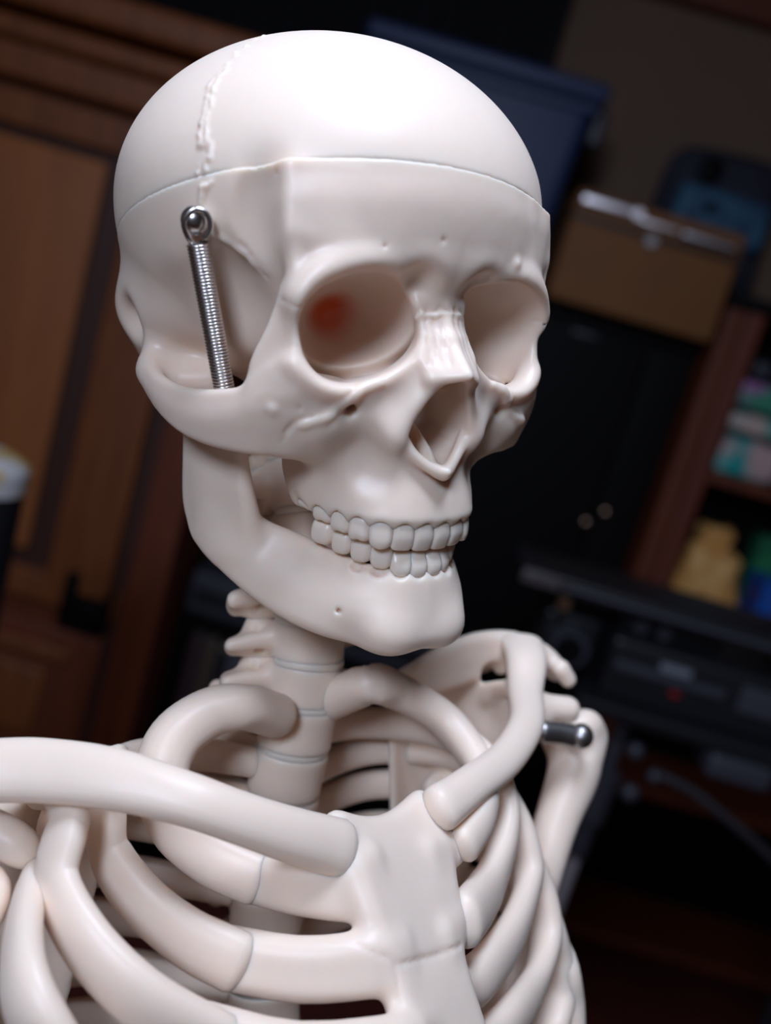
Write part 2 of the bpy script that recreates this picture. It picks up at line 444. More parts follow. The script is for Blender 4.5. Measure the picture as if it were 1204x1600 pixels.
def BF(v, off): return brain(off)[0](v.ax[0][:, None, None], v.ax[1][None, :, None], v.ax[2][None, None, :])
def details(v):
    # sutures, seams, small pits and bumps
    groove(v, [(-66.7, 51.3, 53.5), (-67.5, 49.8, 50.7), (-68.5, 47.9, 47.3)], .9, .1, .8, 1.5, .5, add=True)
    groove(v, [(-66.3, 50, 41.2), (-62.5, 53.9, 38.8), (-57.4, 58.2, 35.3), (-53.5, 59.8, 30.1), (-51, 63, 25.8)], .55, .15, .35, 1.2, .4)
    groove(v, [(-66.3, 50, 40.2), (-62.5, 53.6, 37.8), (-57.4, 57.8, 34.3), (-53.5, 59.4, 29.1)], .8, -.3, .3, 1.2, 1.2, add=True)
    for sx in (-1, 1):
        groove(v, [(sx * 52.5, 73.5, 22.3), (sx * 51.0, 76.5, 21.6), (sx * 48, 78.3, 21.4), (sx * 46, 77, 21.4)], .55, .25, .25, .9, .3)
        groove(v, [(sx * 21.7, 85, .8), (sx * 27.7, 83.9, -1.2), (sx * 33.7, 84, -4), (sx * 37.1, 81.8, -9.2), (sx * 42.1, 80.9, -11.3), (sx * 46.4, 78.9, -12.6), (sx * 48.8, 75.8, -16.1), (sx * 49, 73, -21)], .6, .2, .12, 1.2, .5)
        groove(v, [(sx * 22.5, 85, -.6), (sx * 28.5, 83.5, -3), (sx * 34, 83, -6.5), (sx * 38.5, 81, -11.2), (sx * 43, 80, -13.2), (sx * 46.6, 77.9, -15)], 1.3, -.85, .1, 1.2, 1.4, add=True)
        p = v.snap([(sx * 30.3, 81, -9.3)])[0]
        v.cut(cap(p + (sx * 1.2, 1.5, -1.2), p + (-sx * 2.2, -4, 2.0), 2.0, 1.2), 1.8)
        for k, xx in enumerate((2.5, 5.5, 8.0)):
            groove(v, [(sx * xx, 85.5, 21.5), (sx * (xx + .3), 90 - k, 13), (sx * (xx + .8), 95 - 2 * k, 6)], .5, .25, .1, 1.5, .6)
    groove(v, [(-10.5, 81, 20.6), (-8.2, 83, 22.6), (-5.5, 84.6, 22.2), (-2, 85.6, 23.4), (1.5, 85.8, 22.8), (5, 84.8, 23.2), (8.2, 83, 22.4), (10.5, 81, 20.6)], .6, .2, .45, 1.3, .4)
    groove(v, [(-10.5, 81.3, 19.4), (-8.2, 83.8, 21.2), (-2, 86, 21.8), (5, 85.2, 21.8), (9, 83, 20.6)], .7, -.1, .45, 1.5, .6, add=True)
    for q in ((-26.8, 86.4, 40.2), (-7.9, 89.2, 43.9), (-54.1, 67.6, 57.6), (-47.3, 79.2, -9.0)):
        p = v.snap([q])[0]; v.cut(ell(p, (.7, .7, .7)), .5)
    for q, r in (((-54.1, 74.5, -10.4), 1.0), ((25.9, 85.5, 39.5), 1.0)):
        p = v.snap([q])[0] - v.grad(np.array([q]))[0] * r * .8; v.add(ell(p, (r, r, r)), 2.5)
def build_cranium():
    v = Vol((-80, -88, -62), (80, 112, 78), H1, half=True)
    v.add(brain(-.4))
    # temporal fossa
    quad(v, (48, 67.5, 60, 3.5), (50.3, 71.5, 42, 3.2), (35, 75, 40, 5), (33, 75, 58, 4), 6)
    v.cut(FOSSA_B, 5); v.cut(FOSSA_C, 8); v.cut(FOSSA_A, 1.2)
    # brow and forehead
    patch(v, [[(0, 82.2, 53, 4), (14, 81, 53, 4), (30, 77.5, 51, 4), (43, 71.5, 50, 4), (48.3, 68, 49, 3)],
              [(0, 80.8, 38, 5), (12, 80.4, 38.5, 5), (27, 80.6, 36.8, 4.2), (40, 77, 32.5, 3.6), (47.2, 74, 27, 2.6)]], 8)
    v.add(ell((9, 81.5, 36.5), (9, 5.5, 4.5), ('Y', 10)), 7)
    tube(v, [(24, 80.5, 35.5, 3.6), (34, 79.8, 34, 3.4), (42, 77.8, 30, 3.0), (46.3, 76, 24.5, 2.6), (47.6, 76, 20, 2.2)], 6)
    # forehead-to-orbit wall of the frontal bone and sphenoid behind the orbit
    quad(v, (46, 74.5, 24, 2.4), (46, 70, 42, 3), (34, 40, 40, 6), (34, 38, 8, 5), 3)
    quad(v, (46, 73.5, 22, 2.0), (47.5, 72, 2, 2.5), (30, 40, -4, 4), (34, 38, 10, 5), 3)
    # cheek bone and arch, one curved plate
    patch(v, [[(36, 80.3, -3.8, 2.4), (44, 79.3, -1.0, 2.6), (50.5, 75, 3.5, 2.8), (57, 65, -6.5, 2.6), (62, 52, -10, 2.4), (65.5, 36, -11.5, 2.4), (67.2, 20, -9.8, 2.6), (65.5, 8, -5, 3.2), (57, 2, -3, 5)],
              [(36, 76.5, -11, 4.2), (45, 74.8, -11, 4.6), (53.5, 70, -10, 4.0), (58.6, 62.5, -14.5, 3.2), (63, 51, -17, 2.8), (66, 36, -16.5, 2.8), (67.4, 20, -13.5, 2.8), (65.8, 8.5, -8.5, 3), (57, 3, -7, 5)],
              [(35, 72.5, -19.5, 4.8), (43.5, 69, -21.5, 4.0), (52, 66.5, -23, 3.2), (58, 59.5, -23.5, 2.8), (62.5, 49, -23.5, 2.6), (65.5, 36, -21.8, 2.6), (66.8, 21, -17.2, 2.6), (65, 10, -12.5, 2.8), (57, 4, -10, 4)]], 5)
    patch(v, [[(47.3, 77.3, 24, 2.0), (47.6, 77.6, 13, 2.0), (48.2, 77, 4, 2.3), (47.6, 76.5, -4, 3)],
              [(50, 72, 26, 2.0), (53.0, 69.3, 13, 2.0), (55.8, 66.2, 1.5, 2.4), (55, 66, -10, 3)]], 3)
    tube(v, [(48.8, 76.3, 4, 2.4), (44.5, 78.8, -.5, 2.5), (38, 80.5, -3.2, 2.5), (29, 81.8, -2.8, 2.4), (20, 83, 1, 2.4), (14.5, 83.5, 8, 2.4)], 3.5)
    quad(v, (65, 8, -8, 3), (64.5, 13, -11, 2.4), (48, 17, -10, 5), (46, 4, -4, 8), 6)
    tube(v, [(50.6, 68.5, 62, 1.6), (50.2, 70.5, 52.5, 1.6), (50.2, 71.8, 43.6, 1.6), (49.2, 73.5, 34, 1.6), (48.8, 74.8, 26, 1.6)], 3)
    # mastoid and temporal bone round the ear opening
    v.add(ell((49, -12, 0), (11, 15, 18)), 8)
    v.add(ell((57, -6, 14), (14, 24, 16)), 10)
    v.cut(ell((73, -5, 7), (10, 7, 8)), 6)
    # maxilla
    quad(v, (10, 82.5, 12, 3), (6, 92, 2, 2.5), (16, 84, -18, 4), (24, 78.5, -4, 3.5), 5)
    quad(v, (24, 76, -6, 5), (16, 80, -18, 7), (18, 74.5, -34, 6.5), (30, 70, -22, 5.5), 7)
    quad(v, (38, 73.5, -15, 6), (43.5, 68.5, -21.5, 4.2), (31, 68, -24, 5), (29, 74, -16, 6), 6)
    quad(v, (27, 68, -25, 5), (22, 70, -24, 7), (22.5, 58, -38, 6.5), (23, 66, -38, 6.5), 5)
    v.add(ell((0, 62, -18), (22, 26, 20)), 6)
    def ring(z, r, d):
        out = []
        for q in (-2, 6, 13, 20, 28, 37, 46):
            p, t = arch_at(ARCH, q); nn = np.array([-t[1], t[0]]); nn = nn if nn @ (p - (0, 45)) > 0 else -nn
            c = p - nn * (r + d); out.append((c[0], c[1], z, r))
        return out
    patch(v, [ring(-25, 5.5, 5), ring(-33, 5.5, 2.2), ring(-39, 4.8, -.1), ring(-43.6, 4.2, -1.5)], 6)
    v.add(ell((0, 60, -36), (20, 22, 8)), 6)
    for (x, y), r in root_spots(ARCH, UW, 3.4): v.add(cap((x * .93, y - 3.2 - .06 * abs(x), -44.2), (x * .90, y - 5.0 - .08 * abs(x), -34), r * .38, r * .26), 1.6)
    v.cut(ell((13, 87, 28), (6, 7, 7)), 6)
    v.cut(ell((27, 84, -26), (7, 6, 7)), 9)
    v.cut(ell((39, 80, -35.5), (9, 10, 6.5)), 6)
    v.add(ell((27.5, 55, -31), (7.5, 13, 13)), 6)
    # pterygoid plates and skull base
    quad(v, (16, 40, -8, 4), (22, 46, -36, 2), (20, 34, -36, 1.5), (20, 26, -8, 4), 3)
    v.add(ell((0, 20, -14), (26, 34, 12)), 8)
    # nasal bones
    quad(v, (0, 82.6, 24, 2.6), (0, 88.3, 14, 2.4), (10.5, 83, 14, 2.6), (9, 80, 24, 3.4), 2)
    quad(v, (0, 88.3, 14, 2.4), (0, 99.3, 4, 2.0), (8, 92, 2, 2.2), (10.5, 83, 14, 2.6), 2)
    # nasal opening
    poly = np.array([(0, 2.5), (3.5, 1.0), (7.5, -4), (10.5, -10), (12.6, -16), (11.5, -20), (8, -23.5), (4, -26), (0, -27.3), (-30, -27.3), (-30, 2.5)], float)
    def pf(x, y, z):
        d = np.full(np.broadcast(x, z).shape, 1e9, np.float32); ins = np.zeros(d.shape, bool)
        n = len(poly)
        for i in range(n):
            a = poly[i]; b = poly[(i + 1) % n]; e = b - a
            t = np.clip(((x - a[0]) * e[0] + (z - a[1]) * e[1]) / (e @ e), 0, 1)
            d = np.minimum(d, (x - a[0] - t * e[0]) ** 2 + (z - a[1] - t * e[1]) ** 2)
            c = ((a[1] > z) != (b[1] > z)) & (x < (b[0] - a[0]) * (z - a[1]) / (b[1] - a[1] + 1e-9) + a[0])
            ins ^= c
        d = np.sqrt(d) * np.where(ins, -1, 1)
        return np.maximum(d + 0 * y, 48 - y)
    v.cut((pf, V3((0, 48, -32)), V3((14, 112, 5))), 1.2)
    tube(v, [(0, 93.5, -28.3, 2.0), (5, 90.5, -26, 1.6), (10, 87.5, -22, 1.6), (12.8, 86, -17, 1.5)], 1.5)
    v.add(cap((0, 92, -28.5), (0, 95.5, -27), 1.8, 1.0), 2)
    # septum
    quad(v, (.5, 88, -28, 1.3), (-2.5, 82, -14, .8), (-1, 58, -4, 1.2), (0, 56, -28, 1.5), 1.5)
    v.add(ell((33, 66, -12), (17, 15, 12)), 3)
    orbit_cut(v)
    v.smooth(2)
    gum_scallops(v, ARCH, UW, -50.6, 5.9, .6)
    v.mirror()
    details(v)
    inner = (v.F + 4.5).copy(); v.F = np.maximum(v.F, -np.maximum(inner, BF(v, 6.0)))
    v.cut(halfspace(True, 0.0), .5)
    return v
# ------------------------------------------------------------------ the skeleton
skel = bpy.data.objects.new('skeleton', None); C.objects.link(skel)
skel.location = Vector(SK_ORIGIN)
skel['label'] = 'ivory plastic anatomical model skeleton with steel jaw spring, skull turned to the right'
skel['category'] = 'skeleton'
SKL = SKULL.copy(); SKL[:3, 3] -= SK_ORIGIN
def bone(name, vol, M, m=None, parent=None):
    P, Q = vol.mesh(name)
    return link(name, mesh_np(name, P, Q, M), m or BONE, parent or skel)
cranium_v = build_cranium()
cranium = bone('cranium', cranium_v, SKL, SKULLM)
paint_glow(SKULLM, tuple(SKULL[:3, :3] @ np.array([-15.5, 41, 17.5]) + SKULL[:3, 3]), .003, .0125, (.80, .16, .05))
bone('skull_cap', build_cap(), SKL)
jaw_v = build_mandible()
jaw = bone('mandible', jaw_v, SKL)
occl = lambda s: -54.8 + 0.0052 * s * s * .55
build_teeth(ARCH, UW, lambda s: occl(s), -0.6, cranium, SKL, True)
build_teeth(LARCH, LW, lambda s: occl(s) + (.8 if s > 14 else -.9), 0.6, jaw, SKL, False)
# ------------------------------------------------------------------ neck, chest and shoulders
TOR = TORSO.copy(); TOR[:3, 3] -= SK_ORIGIN
# torso frame, millimetres: x to its left, y forward, z up, origin at the notch of the breastbone
T = {
 'R1': [(-43, -18, -17.7), (-52, -27.5, -10.9), (-58, -43.2, 0.1), (-59, -48.3, 14.9), (-53, -49.2, 27), (-40, -48.2, 34.3), (-27, -46.2, 35), (-10, -53.2, 30)],
 'R2': [(-57, -6.7, -37.6), (-68, -14.2, -29.4), (-79, -22.7, -16.3), (-84, -31.9, -3), (-84, -32.5, 9.6)],
 'R3': [(-70, 4.1, -53.8), (-89, 0.4, -37.4), (-100, -9.6, -21.1), (-103, -22.3, -5.6), (-98, -23.5, 10.7)],
 'R4': [(-100, -6.4, -63), (-112, 3.3, -43.8), (-118, 0.4, -30.2), (-116, -12.1, -20.2), (-108, -32.2, -11.2), (-93, -62, -5.2)],
 'R5': [(-122, -53.3, -76.4), (-130, -36.5, -55.1), (-132, -27.5, -37.2), (-126, -31.6, -22.8), (-116, -43.2, -10.9)],
 'L1': [(34, -2.5, -20.1), (46, -7, -13.8), (56, -15.5, -4.3), (60, -26.3, 6.9), (56, -37.2, 20.7), (38, -40.9, 33.5), (22, -36.9, 37.6), (14, -62, 31)],
 'L2': [(26, 2.9, -43.6), (50, -13, -40.3), (68, -21.6, -27.2), (74, -27, -13.9), (70, -29.3, 1.7)],
 'L3': [(20, -4.1, -68.3), (36, -5.8, -66.6), (64, -18.9, -60.4), (86, -31.6, -47.9), (88, -35, -29.7), (84, -40.3, -13.8)],
 'L4': [(26, -9.2, -92.9), (52, -14.5, -89.2), (80, -29.4, -86.5), (98, -38.6, -74.3), (100, -41, -55.9), (95, -43.3, -39.5)],
 'L5': [(50, -20, -112), (90, -42.7, -116.6), (108, -47.3, -102.9), (108, -44.5, -84.3), (102, -42.1, -66.9)],
 'L6': [(60, -28.1, -133.1), (92, -44, -132.2), (112, -50.4, -122.7), (114, -47.5, -104.6), (110, -44.5, -87.4)],
 'CR': [(-23.2, 5, -10.4), (-42, 8, -2.3), (-58.4, 8, 5.7), (-72.3, 4, 13), (-88.6, -8, 20.6), (-102.9, -22, 24.7), (-115.1, -32, 26.5), (-140, -48, 28), (-155, -56, 27)],
 'CL': [(24, -2, -6.7), (42, -6.3, -2.3), (68, -15, 3.6), (92, -27.2, 14.1), (108, -43, 26.1), (118, -50.5, 39), (126, -60.7, 47.3)],
 'SL': [(58, -66.4, 36), (82, -66.4, 43.2), (106, -69.7, 47.2), (126, -67.8, 45.4), (142, -66, 39), (150, -63.5, 32.9)],
 'HL': [(155, -55, 6.3), (158.5, -56, -3.2), (149.7, -60, -13.9), (134, -62, -31.9), (119.9, -64, -57.7), (105.1, -66, -82)],
 'ball': [(135.9, -42, 3.5)],
 'rod': [(121.1, -48, 7.1), (136.5, -44, 2.8)],
 'blk': [(138.6, -52, 14.8), (127.5, -55, 17)],
 'c7t': [(-25.3, -62, 50.2), (-8.8, -58, 50.2)],
 'c6t': [(-17.2, -58, 63.2), (-14.9, -55, 73.8), (28.2, -60, 53.5)],
 'cartR1': [(-22, 10.9, -22.9), (-34, -1.8, -21.2), (-43, -18, -17.7)],
 'cartR2': [(-22, 19.4, -44), (-40, 8.5, -42.8), (-57, -6.7, -37.6)],
 'cartR3': [(-20, 29.1, -65.2), (-50, 22.5, -61.1), (-70, 4.1, -53.8)],
 'cor': [(112, -74.3, 23.6), (116, -64.5, 27.3)],
 'scapR': [(-65.1, -70, 25.5), (-109.5, -60, 7.2), (-97.3, -60, 9.5), (-84.4, -70, -0.3), (-81.5, -80, -40.6)],
 'vert': [(0, -40.5, 65.3), (0, -42.1, 57), (0, -44.5, 49.3), (0, -50.2, 35), (0, -56.7, 19), (0, -63.4, 2.6), (0, -70.6, -13.7), (0, -85.4, -49.7), (0, -94.5, -83.1)],
}
AXIS = np.array([0.0, -50.0, -40.0])
def sweep(pts, hw, th, nseg=6, ring=20, out=None, n_pow=.9, flip=None):
    """pts rows (x, y, z); hw, th: half height and half thickness (scalar or one per point)"""
    pts = np.asarray(pts, float); m = len(pts)
    hw = np.full(m, hw, float) if np.isscalar(hw) else np.array(hw, float)
    th = np.full(m, th, float) if np.isscalar(th) else np.array(th, float)
    Q = catmull(np.column_stack([pts, hw, th]), nseg); P = Q[:, :3]; hw = Q[:, 3]; th = Q[:, 4]
    Tn = np.gradient(P, axis=0); Tn /= np.linalg.norm(Tn, axis=1, keepdims=True)
    if out is None:
        N = P - AXIS; N[:, 2] *= .25
    else: N = catmull(np.array(out, float), nseg) if np.ndim(out) == 2 else np.tile(np.array(out, float), (len(P), 1))
    N = N / np.linalg.norm(N, axis=1, keepdims=True)
    Wd = np.cross(Tn, N); Wd /= np.linalg.norm(Wd, axis=1, keepdims=True); N = np.cross(Wd, Tn)
    rings = []
    def add(p, t, w, n, h, k, off, sc):
        a = np.linspace(0, 2 * np.pi, ring, endpoint=False); c = np.cos(a); s = np.sin(a)
        c = np.sign(c) * np.abs(c) ** n_pow; s = np.sign(s) * np.abs(s) ** n_pow
        rings.append(p + t * off + np.outer(c * h * sc, w) + np.outer(s * k * sc, n))
    for e in (.15, .45, .75, .93): add(P[0], Tn[0], Wd[0], N[0], hw[0], th[0], -th[0] * .8 * math.sqrt(1 - e * e), e)
    for i in range(len(P)): add(P[i], Tn[i], Wd[i], N[i], hw[i], th[i], 0, 1)
    for e in (.93, .75, .45, .15): add(P[-1], Tn[-1], Wd[-1], N[-1], hw[-1], th[-1], th[-1] * .8 * math.sqrt(1 - e * e), e)
    V = np.concatenate(rings); R = len(rings)
    F = [(i * ring + j, i * ring + (j + 1) % ring, (i + 1) * ring + (j + 1) % ring, (i + 1) * ring + j) for i in range(R - 1) for j in range(ring)]
    F = np.array(F)
    # caps as quads fans
    capF = []
    for base, rev in ((0, True), ((R - 1) * ring, False)):
        for j in range(ring // 2 - 1):
            q = (base + j, base + j + 1, base + ring - 2 - j, base + ring - 1 - j)
            capF.append(q[::-1] if rev else q)
    F = np.concatenate([F, np.array(capF)])
    c = P.mean(0)
    return V, F
def fix_normals(me):
    bm = bmesh.new(); bm.from_mesh(me); bmesh.ops.recalc_face_normals(bm, faces=bm.faces); bm.to_mesh(me); bm.free()
def sweep_part(name, pts, hw, th, parent=None, M=None, m=None, **k):
    V, F = sweep(pts, hw, th, **k); me = mesh_np(name, V, F, TOR if M is None else M); fix_normals(me)
    return link(name, me, m or BONE, parent or skel)

BACK = {
 'R2': [(-82, -46, 13), (-74, -66, 17), (-54, -83, 20), (-30, -87, 18), (-10, -76, 12)],
 'R3': [(-96, -42, 18), (-95, -66, 17), (-77, -92, 16), (-42, -100, 9), (-13, -84, -2)],
 'R4': [(-90, -72, 3), (-74, -98, 2), (-44, -110, -8), (-13, -92, -20)],
 'R5': [(-120, -62, -6), (-98, -110, -14), (-50, -120, -26), (-13, -99, -39)],
 'L2': [(67, -55, 14), (48, -78, 20), (28, -82, 20), (13, -72, 16)],
 'L3': [(86, -56, -6), (82, -73, 3), (58, -94, 7), (32, -97, 3), (13, -82, -2)],
 'L4': [(98, -61, -28), (94, -81, -17), (66, -106, -10), (34, -108, -14), (13, -91, -20)],
 'L5': [(107, -60, -56), (104, -84, -42), (72, -114, -30), (36, -116, -32), (13, -98, -39)],
 'L6': [(114, -62, -77), (111, -88, -64), (78, -120, -50), (38, -122, -50), (13, -104, -58)],
}
EXTRA = {
 'R6': [(-80, 10, -122), (-112, 0, -92), (-127, -28, -68), (-128, -68, -44), (-100, -114, -34), (-52, -126, -44), (-13, -104, -58)],
 'R7': [(-95, 0, -150), (-120, -14, -122), (-130, -42, -95), (-130, -80, -70), (-102, -120, -56), (-52, -132, -64), (-13, -110, -78)],
 'R8': [(-110, -10, -175), (-128, -35, -145), (-133, -65, -115), (-128, -98, -92), (-100, -128, -78), (-52, -138, -84), (-13, -116, -98)],
 'L7': [(70, -35, -160), (104, -50, -150), (118, -60, -126), (114, -92, -84), (80, -124, -70), (40, -128, -70), (13, -110, -78)],
}
for nm in ('R1', 'R2', 'R3', 'R4', 'R5', 'L1', 'L2', 'L3', 'L4', 'L5', 'L6'):
    front = [tuple(np.array(T[nm][0]) + (np.array(T[nm][0]) - np.array(T[nm][1])) / np.linalg.norm(np.array(T[nm][0]) - np.array(T[nm][1])) * 1.5)] + T[nm][1:]; pts = front + BACK.get(nm, []); n = len(pts); nf = len(front)
    if nm == 'R1': hw = [8.6, 9.0, 9.6, 10, 10, 9.2, 8.6, 8.2]; th = [5.2, 6, 7.4, 8.8, 9.2, 8.8, 8.2, 8.2]
    elif nm == 'L1': hw = [7, 7, 7, 7.5, 8, 8, 8, 7.5]; th = [5, 5.2, 5.6, 6.4, 7, 7.4, 7.6, 7.5]
    elif nm[0] == 'R': hw = list(np.linspace(9.5, 8.2, nf)) + list(np.linspace(7.9, 6.2, n - nf)); th = list(np.linspace(5.4, 4.8, nf)) + list(np.linspace(4.6, 5, n - nf))
    else: hw = list(np.linspace(9.6, 8.4, nf)) + list(np.linspace(7.4, 6.2, n - nf)); th = list(np.linspace(6.2, 5.2, nf)) + list(np.linspace(4.8, 5, n - nf))
    sweep_part('rib', pts, hw, th)
for nm, pts in EXTRA.items(): sweep_part('rib', pts, [8.5, 8.5, 8, 7.6, 7.4, 7.2, 6], 4.8)

def build_sternum():
    v = Vol((-78, -32, -140), (42, 48, 12), max(VOX, .9))
    d = lambda rows: [[(x, y - 5.2, z, r) for x, y, z, r in row] for row in rows]
    patch(v, d([[(-20.5, 6, -4, 4.8), (-11, 4.5, -7.5, 4.6), (0, 2, -9.5, 4.8), (10, -1, -8, 4.6), (20, -3.5, -4.5, 4.6)],
                [(-19.5, 12, -16, 5.2), (-11, 9.5, -17, 5.2), (0, 6.5, -19, 5.2), (11, 3.5, -19, 5.2), (21.5, 1, -17, 5.0)],
                [(-18.5, 17, -30, 5.2), (-10, 14.5, -31, 5.2), (0, 11.5, -32, 5.2), (10, 9, -33, 5.2), (19.5, 6.5, -34, 5.0)],
                [(-15, 20.5, -44, 5.2), (-8, 18.5, -45, 5.2), (0, 16, -46, 5.2), (7, 14, -47, 5.2), (14, 12, -47, 5.0)]]), 3)
    patch(v, d([[(-14.5, 22, -51, 5.2), (0, 17.5, -52, 5.2), (13.5, 13.5, -53, 5.0)],
                [(-14.5, 25, -62, 5.2), (0, 21, -63, 5.2), (14, 16.5, -64, 5.0)],
                [(-17, 30, -88, 5.2), (0, 26, -88, 5.2), (17, 21, -89, 5.0)],
                [(-18, 36, -125, 5.2), (0, 32, -126, 5.2), (18, 27, -127, 5.0)]]), 1.2)
    def cart(pts, h, r, k=3):
        P = np.array(pts, float); hh = np.linspace(h, h, len(P)) if np.isscalar(h) else np.array(h)
        patch(v, [[(x, y - 5.0, z + q, r) for (x, y, z), q in zip(P, hh)], [(x, y - 5.0, z - q, r) for (x, y, z), q in zip(P, hh)]], k)
    a = T['cartR1']; cart([(-14, 11.3, -21)] + [(p[0], p[1] + .0, p[2]) for p in a], [6, 5.2, 4.0, 3.8], 4.9)
    a = T['cartR2']; cart([(-12, 18.9, -45)] + [(p[0], p[1] + .0, p[2]) for p in a], [4, 4.2, 4.2, 4.2], 5.6)
    a = T['cartR3']; cart([(-8, 23.2, -68)] + [(p[0], p[1] + .0, p[2]) for p in a], [3.2, 3.4, 4.2, 4.2], 5.4)
    cart([(14, 5, -22), (26, 0, -22.5), (34, -2.5, -20)], [3, 2.6, 2.6], 4.6)
    cart([(10, 14, -46), (18, 9, -45.5), (26, 3, -43.6)], [3, 2.8, 2.8], 5)
    cart([(8, 16, -66), (14, 5, -68), (20, -3, -68.3)], [2.8, 2.8, 2.8], 5)
    cart([(8, 20, -88), (18, 4, -92), (26, -9, -92.9)], [2.8, 2.8, 2.8], 5)
    v.smooth(4)
    groove(v, [(17, 14, -48), (8, 16.5, -47.3), (0, 18.5, -46.5), (-9, 20.5, -45.3), (-17, 22, -44)], .7, .2, 0, 1.2, .6)
    groove(v, [(-27, 15, -37), (-22, 19, -40), (-17, 22, -44), (-18, 23, -55)], .6, .2, 0, 1.2, .6)
    return v
bone('sternum', build_sternum(), TOR)

# collar bones
sweep_part('clavicle', T['CR'], [9.2, 8.2, 7.6, 7.8, 9.0, 9.6, 9.6, 9, 7], [7, 6.6, 6.2, 6, 5.4, 5, 5, 5, 4], out=[(-.2, 1, .25)] * 9)
sweep_part('clavicle', [T['CL'][0]] + T['CL'][1:], [8.4, 7.4, 7.2, 7.4, 8, 9.5, 10], [6.6, 6.2, 6, 5.6, 5.4, 5, 4.6], out=[(-.3, 1, .2), (-.3, 1, .3), (-.4, 1, .3), (-.6, 1, .2), (-.6, 1, .2), (-.5, 1, .3), (-.5, 1, .4)])

# spine: one mesh for the neck, one for the chest, repeated
def build_vertebra(neck):
    v = Vol((-36, -56, -16), (36, 18, 16), 1.0)
    def body(x, y, z):
        r = np.sqrt((x / 1.10) ** 2 + y * y); R = (13.2 if neck else 14.0) - .35 * np.cos(np.clip(z / 8.2, -1, 1) * math.pi / 2) ** 2
        d = np.maximum(r - R, np.abs(z) - (7.2 if neck else 7.8)); return d
    v.add((body, V3((-16, -16, -9)), V3((16, 16, 9))))
    for s in (-1, 1):
        if neck:
            quad(v, (s * 9, -3, 2, 4.5), (s * 30, -9, -2, 2.4), (s * 25, -17, -4, 2.8), (s * 9, -10, -2, 4.5), 3); v.add(ell((s * 15, -15, 0), (6.5, 6, 10)), 4)
            v.cut(cap((s * 18.5, -8, -10), (s * 18.5, -8, 10), 2.0), 1.2)
            v.add(cap((s * 15, -20, 0), (0, -32, -2), 4.5, 4), 3)
        else:
            v.add(cap((s * 9, -10, 3), (s * 14, -20, 4), 4.5), 3); v.add(cap((s * 13, -20, 3), (s * 22, -30, 4), 4.5, 4), 3)
            v.add(cap((s * 13, -20, 0), (0, -32, -2), 4.5, 4), 3)
    v.add(cap((0, -30, -2), (0, -46, -11), 4.2, 2.8), 3)
    v.smooth(1); return v
def build_disc():
    v = Vol((-18, -18, -4), (18, 18, 4), .6)
    def f(x, y, z): return np.maximum(np.sqrt((x / 1.10) ** 2 + y * y) - 13.28 + .10 * z * z, np.abs(z) - 1.5)
    v.add((f, V3((-16, -16, -2)), V3((16, 16, 2)))); return v
NECKV = build_vertebra(True).mesh('v'); CHESTV = build_vertebra(False).mesh('v'); DISC = build_disc().mesh('d')
spine = np.array([(6, -50, 150), (8, -46, 130), (9, -46, 108), (9.5, -49, 86), (9, -53.5, 65.3), (8.5, -57.5, 49.3), (7, -63.5, 33), (5, -70, 16), (3, -78, -1.5), (1.5, -85.5, -20), (0, -92.5, -39), (0, -98.5, -58), (0, -103.5, -78), (0, -108, -98), (0, -112, -118)], float)
def spine_frame(c, t):
    Z = t / np.linalg.norm(t); Xx = np.array([1.0, 0, 0]); Yy = np.cross(Z, Xx); Yy /= np.linalg.norm(Yy)
    M = np.eye(4); M[:3, 0] = np.cross(Yy, Z); M[:3, 1] = Yy; M[:3, 2] = Z; M[:3, 3] = c; return TOR @ M
vn = vc = vd = None
for i in range(len(spine) - 1):
    a, b = spine[i], spine[i + 1]; L = np.linalg.norm(a - b); neck = i < 6
    P, Q = NECKV if neck else CHESTV
    Ps = P.copy(); Ps[:, 2] *= (L - .7) / (14.4 if neck else 15.6)
    link('vertebra', mesh_np('vertebra', Ps, Q, spine_frame((a + b) / 2, a - b)), BONE, skel)
    link('intervertebral_disc', mesh_np('intervertebral_disc', DISC[0], DISC[1], spine_frame(b, (spine[i] - spine[min(i + 2, len(spine) - 1)]))), BONE, skel)

